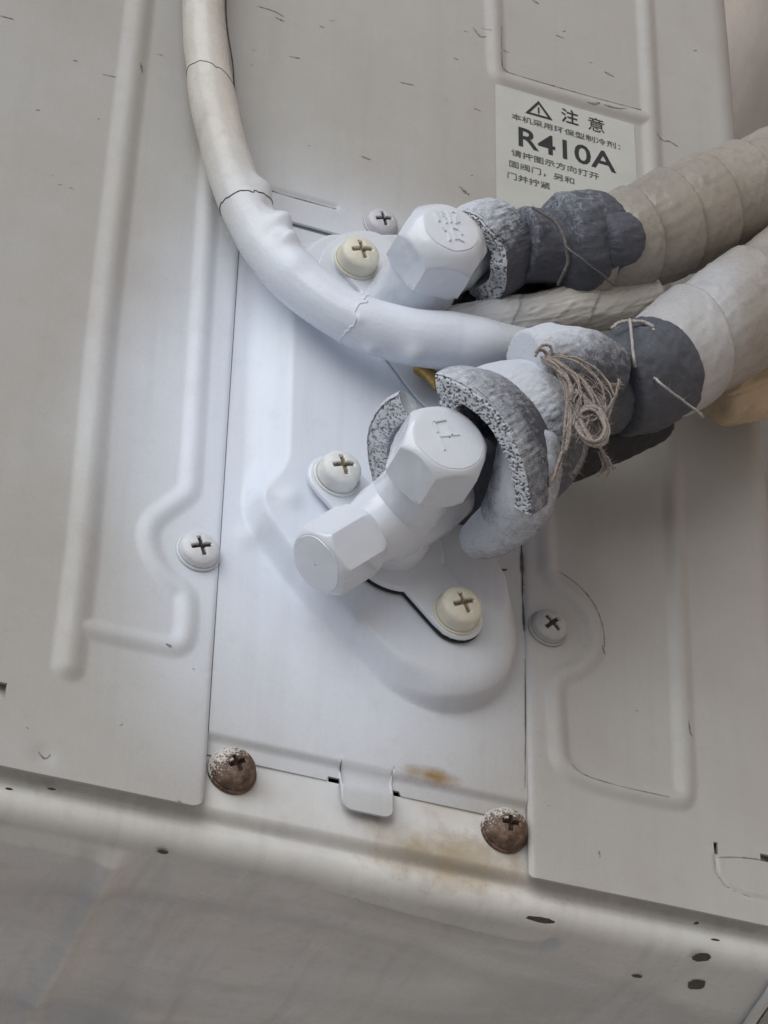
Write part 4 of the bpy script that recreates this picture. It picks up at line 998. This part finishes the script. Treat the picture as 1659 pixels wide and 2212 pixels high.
# tape overlaps: thin lips and the dirt line at each
Pc, Sc = resample(path(cab), 0.0006); Tc, Ac, Bc = frames(Pc); nseg = 128
VG = V[:-2].reshape(len(Pc), nseg, 3)
def seam(name, px, py, tilt, th_off, wd, mat, lift=0.0, a0=0, a1=2 * math.pi, wig=0.0):
    d_ = np.array([np.hypot(*(np.array([(q_ - CAM) @ cam_r / ((q_ - CAM) @ cam_f), (q_ - CAM) @ cam_d / ((q_ - CAM) @ cam_f)]) * FPX + np.array([CX, CY]) - np.array([px, py]))) for q_ in Pc])
    i0 = d_.argmin(); pts = []
    for j in range(nseg + 1):
        a = 2 * math.pi * j / nseg
        if not (a0 <= a <= a1): continue
        s_ = i0 + (tilt * math.cos(a - th_off) + wig * vnoise(np.array([[a * 3, 0, 0]]), 3)[0]) / 0.0006; s_ = min(max(s_, 0), len(Pc) - 1)
        i = int(s_); p_ = VG[i, j % nseg]; pts.append(p_ + (p_ - Pc[i]) / np.linalg.norm(p_ - Pc[i]) * lift)
    T_, F_, _d = tube_geo(np.array(pts), wd, 0.0008, 8)
    mesh_obj(name, T_, F_, mat, CABLE, True, np.ones(len(T_)) if mat != M_GRIME_SHADE else np.zeros(len(T_)))
seam('tape_edge', 446, 182, 0.0050, math.radians(-90), 0.00016, M_GRIME_SHADE, 0.0, wig=0.0006)
seam('tape_edge', 534, 452, 0.0020, math.radians(-70), 0.00022, M_GRIME_SHADE, 0.0, wig=0.0005)
seam('tape_edge', 772, 690, 0.001, 0, 0.00040, M_CABLE, -0.0001, wig=0.0012)
# dark line along the right side of the cable where it leans on the panel
i_a, i_b = 150, None
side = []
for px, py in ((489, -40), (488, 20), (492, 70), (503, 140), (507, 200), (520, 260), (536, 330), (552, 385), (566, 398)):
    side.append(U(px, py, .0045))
T_, F_, _d = tube_geo(np.array(side), 0.00026, 0.001, 8); mesh_obj('dark_line', T_, F_, M_GRIME_SHADE, CABLE, True, np.zeros(len(T_)))

# exposed bit of brass tube and strap edge beneath the cable
V, F, _ = tube_geo(path([(905, 795, .012), (925, 808, .014), (950, 832, .016)]), 0.0022, 0.0008, 24); mesh_obj('copper_tube', V, F, M_BRASS, VAL1, True, np.zeros(len(V)))

# twine
def strands(name, lst, label, parent=None, fuzz=60, seed=1, copies=1, mat=None):
    V, F = [], []
    r_ = np.random.default_rng(seed)
    for pts, rad in [(p_, r0 * f_ * 1.0) for p_, r0 in lst for f_ in ((1,) if copies == 1 else (0.8, 0.6, 0.7))]:
        base = path(pts)
        if copies > 1: base = base + np.linspace(0.4, 1, len(base))[:, None] * (0.0007 * r_.standard_normal(3))[None] + 0.0002 * r_.standard_normal(base.shape)
        fine_, _s = resample(base, 0.0012); fine_ = fine_ + 0.0001 * r_.standard_normal(fine_.shape)
        v_, f_, _d = tube_geo(fine_[::2] if len(fine_) > 8 else fine_, rad * MM, 0.0006, 10, lambda S, TH, W: rad * MM * (0.22 * np.sin(TH * 2 + S * 5200) + 0.2 * vnoise(W * 1800, 4)))
        o = len(V); V += v_.tolist(); F += [[o + i for i in q_] for q_ in f_]
        for _ in range(int(fuzz * len(fine_) / 40)):
            c = fine_[r_.integers(len(fine_))]; dv = r_.standard_normal(3); dv[1] = -abs(dv[1]); dv /= np.linalg.norm(dv)
            ln = r_.uniform(.0007, .0026); e = c + dv * ln + 0.0006 * r_.standard_normal(3); s_ = np.cross(dv, [0, 1, .3]); s_ = s_ / (np.linalg.norm(s_) + 1e-9) * 0.00005
            o = len(V); V += [(c - s_).tolist(), (c + s_).tolist(), e.tolist()]; F.append([o, o + 1, o + 2])
    ob = mesh_obj(name, V, F, mat or M_TWINE, parent, True, np.zeros(len(V)))
    tag(ob, label, 'twine', 'twine tied round the foam'); return ob
D_ = .0635
tr = np.random.default_rng(3); TANGLE = []
for _ in range(16):
    cx_, cy_ = tr.uniform(1228, 1300), tr.uniform(835, 945); a0 = tr.uniform(0, 6.3); rr_ = tr.uniform(10, 34); tn = tr.uniform(1.5, 4.5)
    if cy_ < 860 + (1300 - cx_) * 0.0 and cx_ > 1280: cy_ += 40
    TANGLE.append(([(cx_ + rr_ * math.cos(a0 + tn * t_) * tr.uniform(.7, 1.2), cy_ + 1.25 * rr_ * math.sin(a0 + tn * t_) * tr.uniform(.7, 1.2), .0665 + .003 * math.sin(3 * t_ + a0)) for t_ in np.linspace(0, 1, 6)], tr.uniform(.14, .26)))
strands('twine', [
    ([(1180, 770, .060), (1205, 800, D_), (1222, 838, D_), (1228, 880, D_), (1222, 930, D_), (1216, 975, .060), (1200, 1020, .058), (1188, 1052, .056)], .55),
    ([(1172, 775, .060), (1200, 795, D_), (1228, 828, .065), (1232, 880, .065), (1226, 940, D_), (1218, 985, .060)], .6),
    ([(1180, 768, .060), (1212, 792, .065), (1240, 812, .066), (1252, 850, .066), (1240, 895, .066), (1229, 925, .065)], .5),
    ([(1186, 770, .060), (1222, 795, .065), (1262, 828, .066), (1285, 868, .066), (1292, 905, .066), (1300, 938, .066)], .5),
    ([(1192, 772, .060), (1230, 775, .065), (1270, 800, .066), (1297, 826, .066), (1310, 850, .066), (1318, 880, .065)], .4),
    ([(1292, 828, .066), (1320, 832, .064), (1336, 834, .062)], .3),
    ([(1338, 822, .063), (1328, 855, .065), (1314, 886, .066), (1300, 915, .066)], .42),
    ([(1250, 905, .067), (1268, 882, .069), (1296, 892, .070), (1308, 925, .070), (1302, 952, .070), (1278, 956, .070), (1258, 930, .069), (1248, 905, .067)], .75),
    ([(1256, 900, .067), (1275, 874, .068), (1302, 898, .070), (1312, 930, .070), (1298, 960, .070), (1270, 955, .070), (1252, 925, .068)], .55),
    ([(1236, 885, .066), (1250, 905, .067), (1262, 930, .068), (1275, 952, .069)], .6),
    ([(1232, 870, .066), (1245, 850, .066), (1262, 862, .066), (1275, 880, .067)], .5),
    ([(1240, 840, .066), (1252, 862, .066), (1268, 890, .067)], .5),
    ([(1262, 960, .066), (1262, 985, .064), (1252, 1010, .060), (1240, 1030, .057)], .22),
    ([(1290, 955, .068), (1302, 980, .066), (1312, 1008, .062), (1306, 1022, .060), (1292, 1034, .058)], .5),
    ([(1300, 975, .066), (1315, 1000, .064), (1324, 1010, .062)], .35),
    ([(1168, 962, .055), (1176, 985, .056), (1184, 1010, .056), (1186, 1040, .055)], .22),
    ([(1172, 975, .055), (1192, 1000, .056), (1204, 1012, .056)], .18),
    ([(1158, 765, .061), (1170, 752, .062), (1188, 756, .062), (1196, 776, .061)], .5),
    ] + TANGLE, 'frayed bundle of brown twine knotted round the lower foam', seed=5, copies=3)
strands('twine', [([(1360, 688, .0545), (1363, 705, .0572), (1365, 735, .0582), (1368, 765, .0578), (1371, 786, .057), (1372, 794, .050)], .42), ([(1322, 708, .053), (1340, 697, .0535), (1362, 693, .0545)], .55), ([(1366, 693, .0545), (1392, 697, .0545), (1412, 709, .0545)], .6)], 'single pale twine strand crossing the top of the charcoal sleeve', fuzz=16, seed=6, mat=M_PALE)
strands('twine', [([(1412, 815, .0520), (1425, 826, .0572), (1455, 850, .0555), (1485, 872, .053), (1510, 892, .050), (1518, 899, .040)], .38)], 'slanting pale twine strand at the lower end of the charcoal sleeve', fuzz=20, seed=7, mat=M_PALE)
strands('twine', [([(1150, 448, .0475), (1175, 462, .0490), (1198, 478, .0495), (1212, 500, .0495), (1222, 530, .0490), (1226, 560, .047), (1218, 590, .044), (1205, 615, .040)], .45),
                  ([(1222, 532, .0495), (1245, 552, .0505), (1275, 575, .049), (1305, 598, .045), (1330, 622, .040)], .3)], 'dark string looped round the foam of the upper pipe', fuzz=25, seed=8, mat=M_STRING)
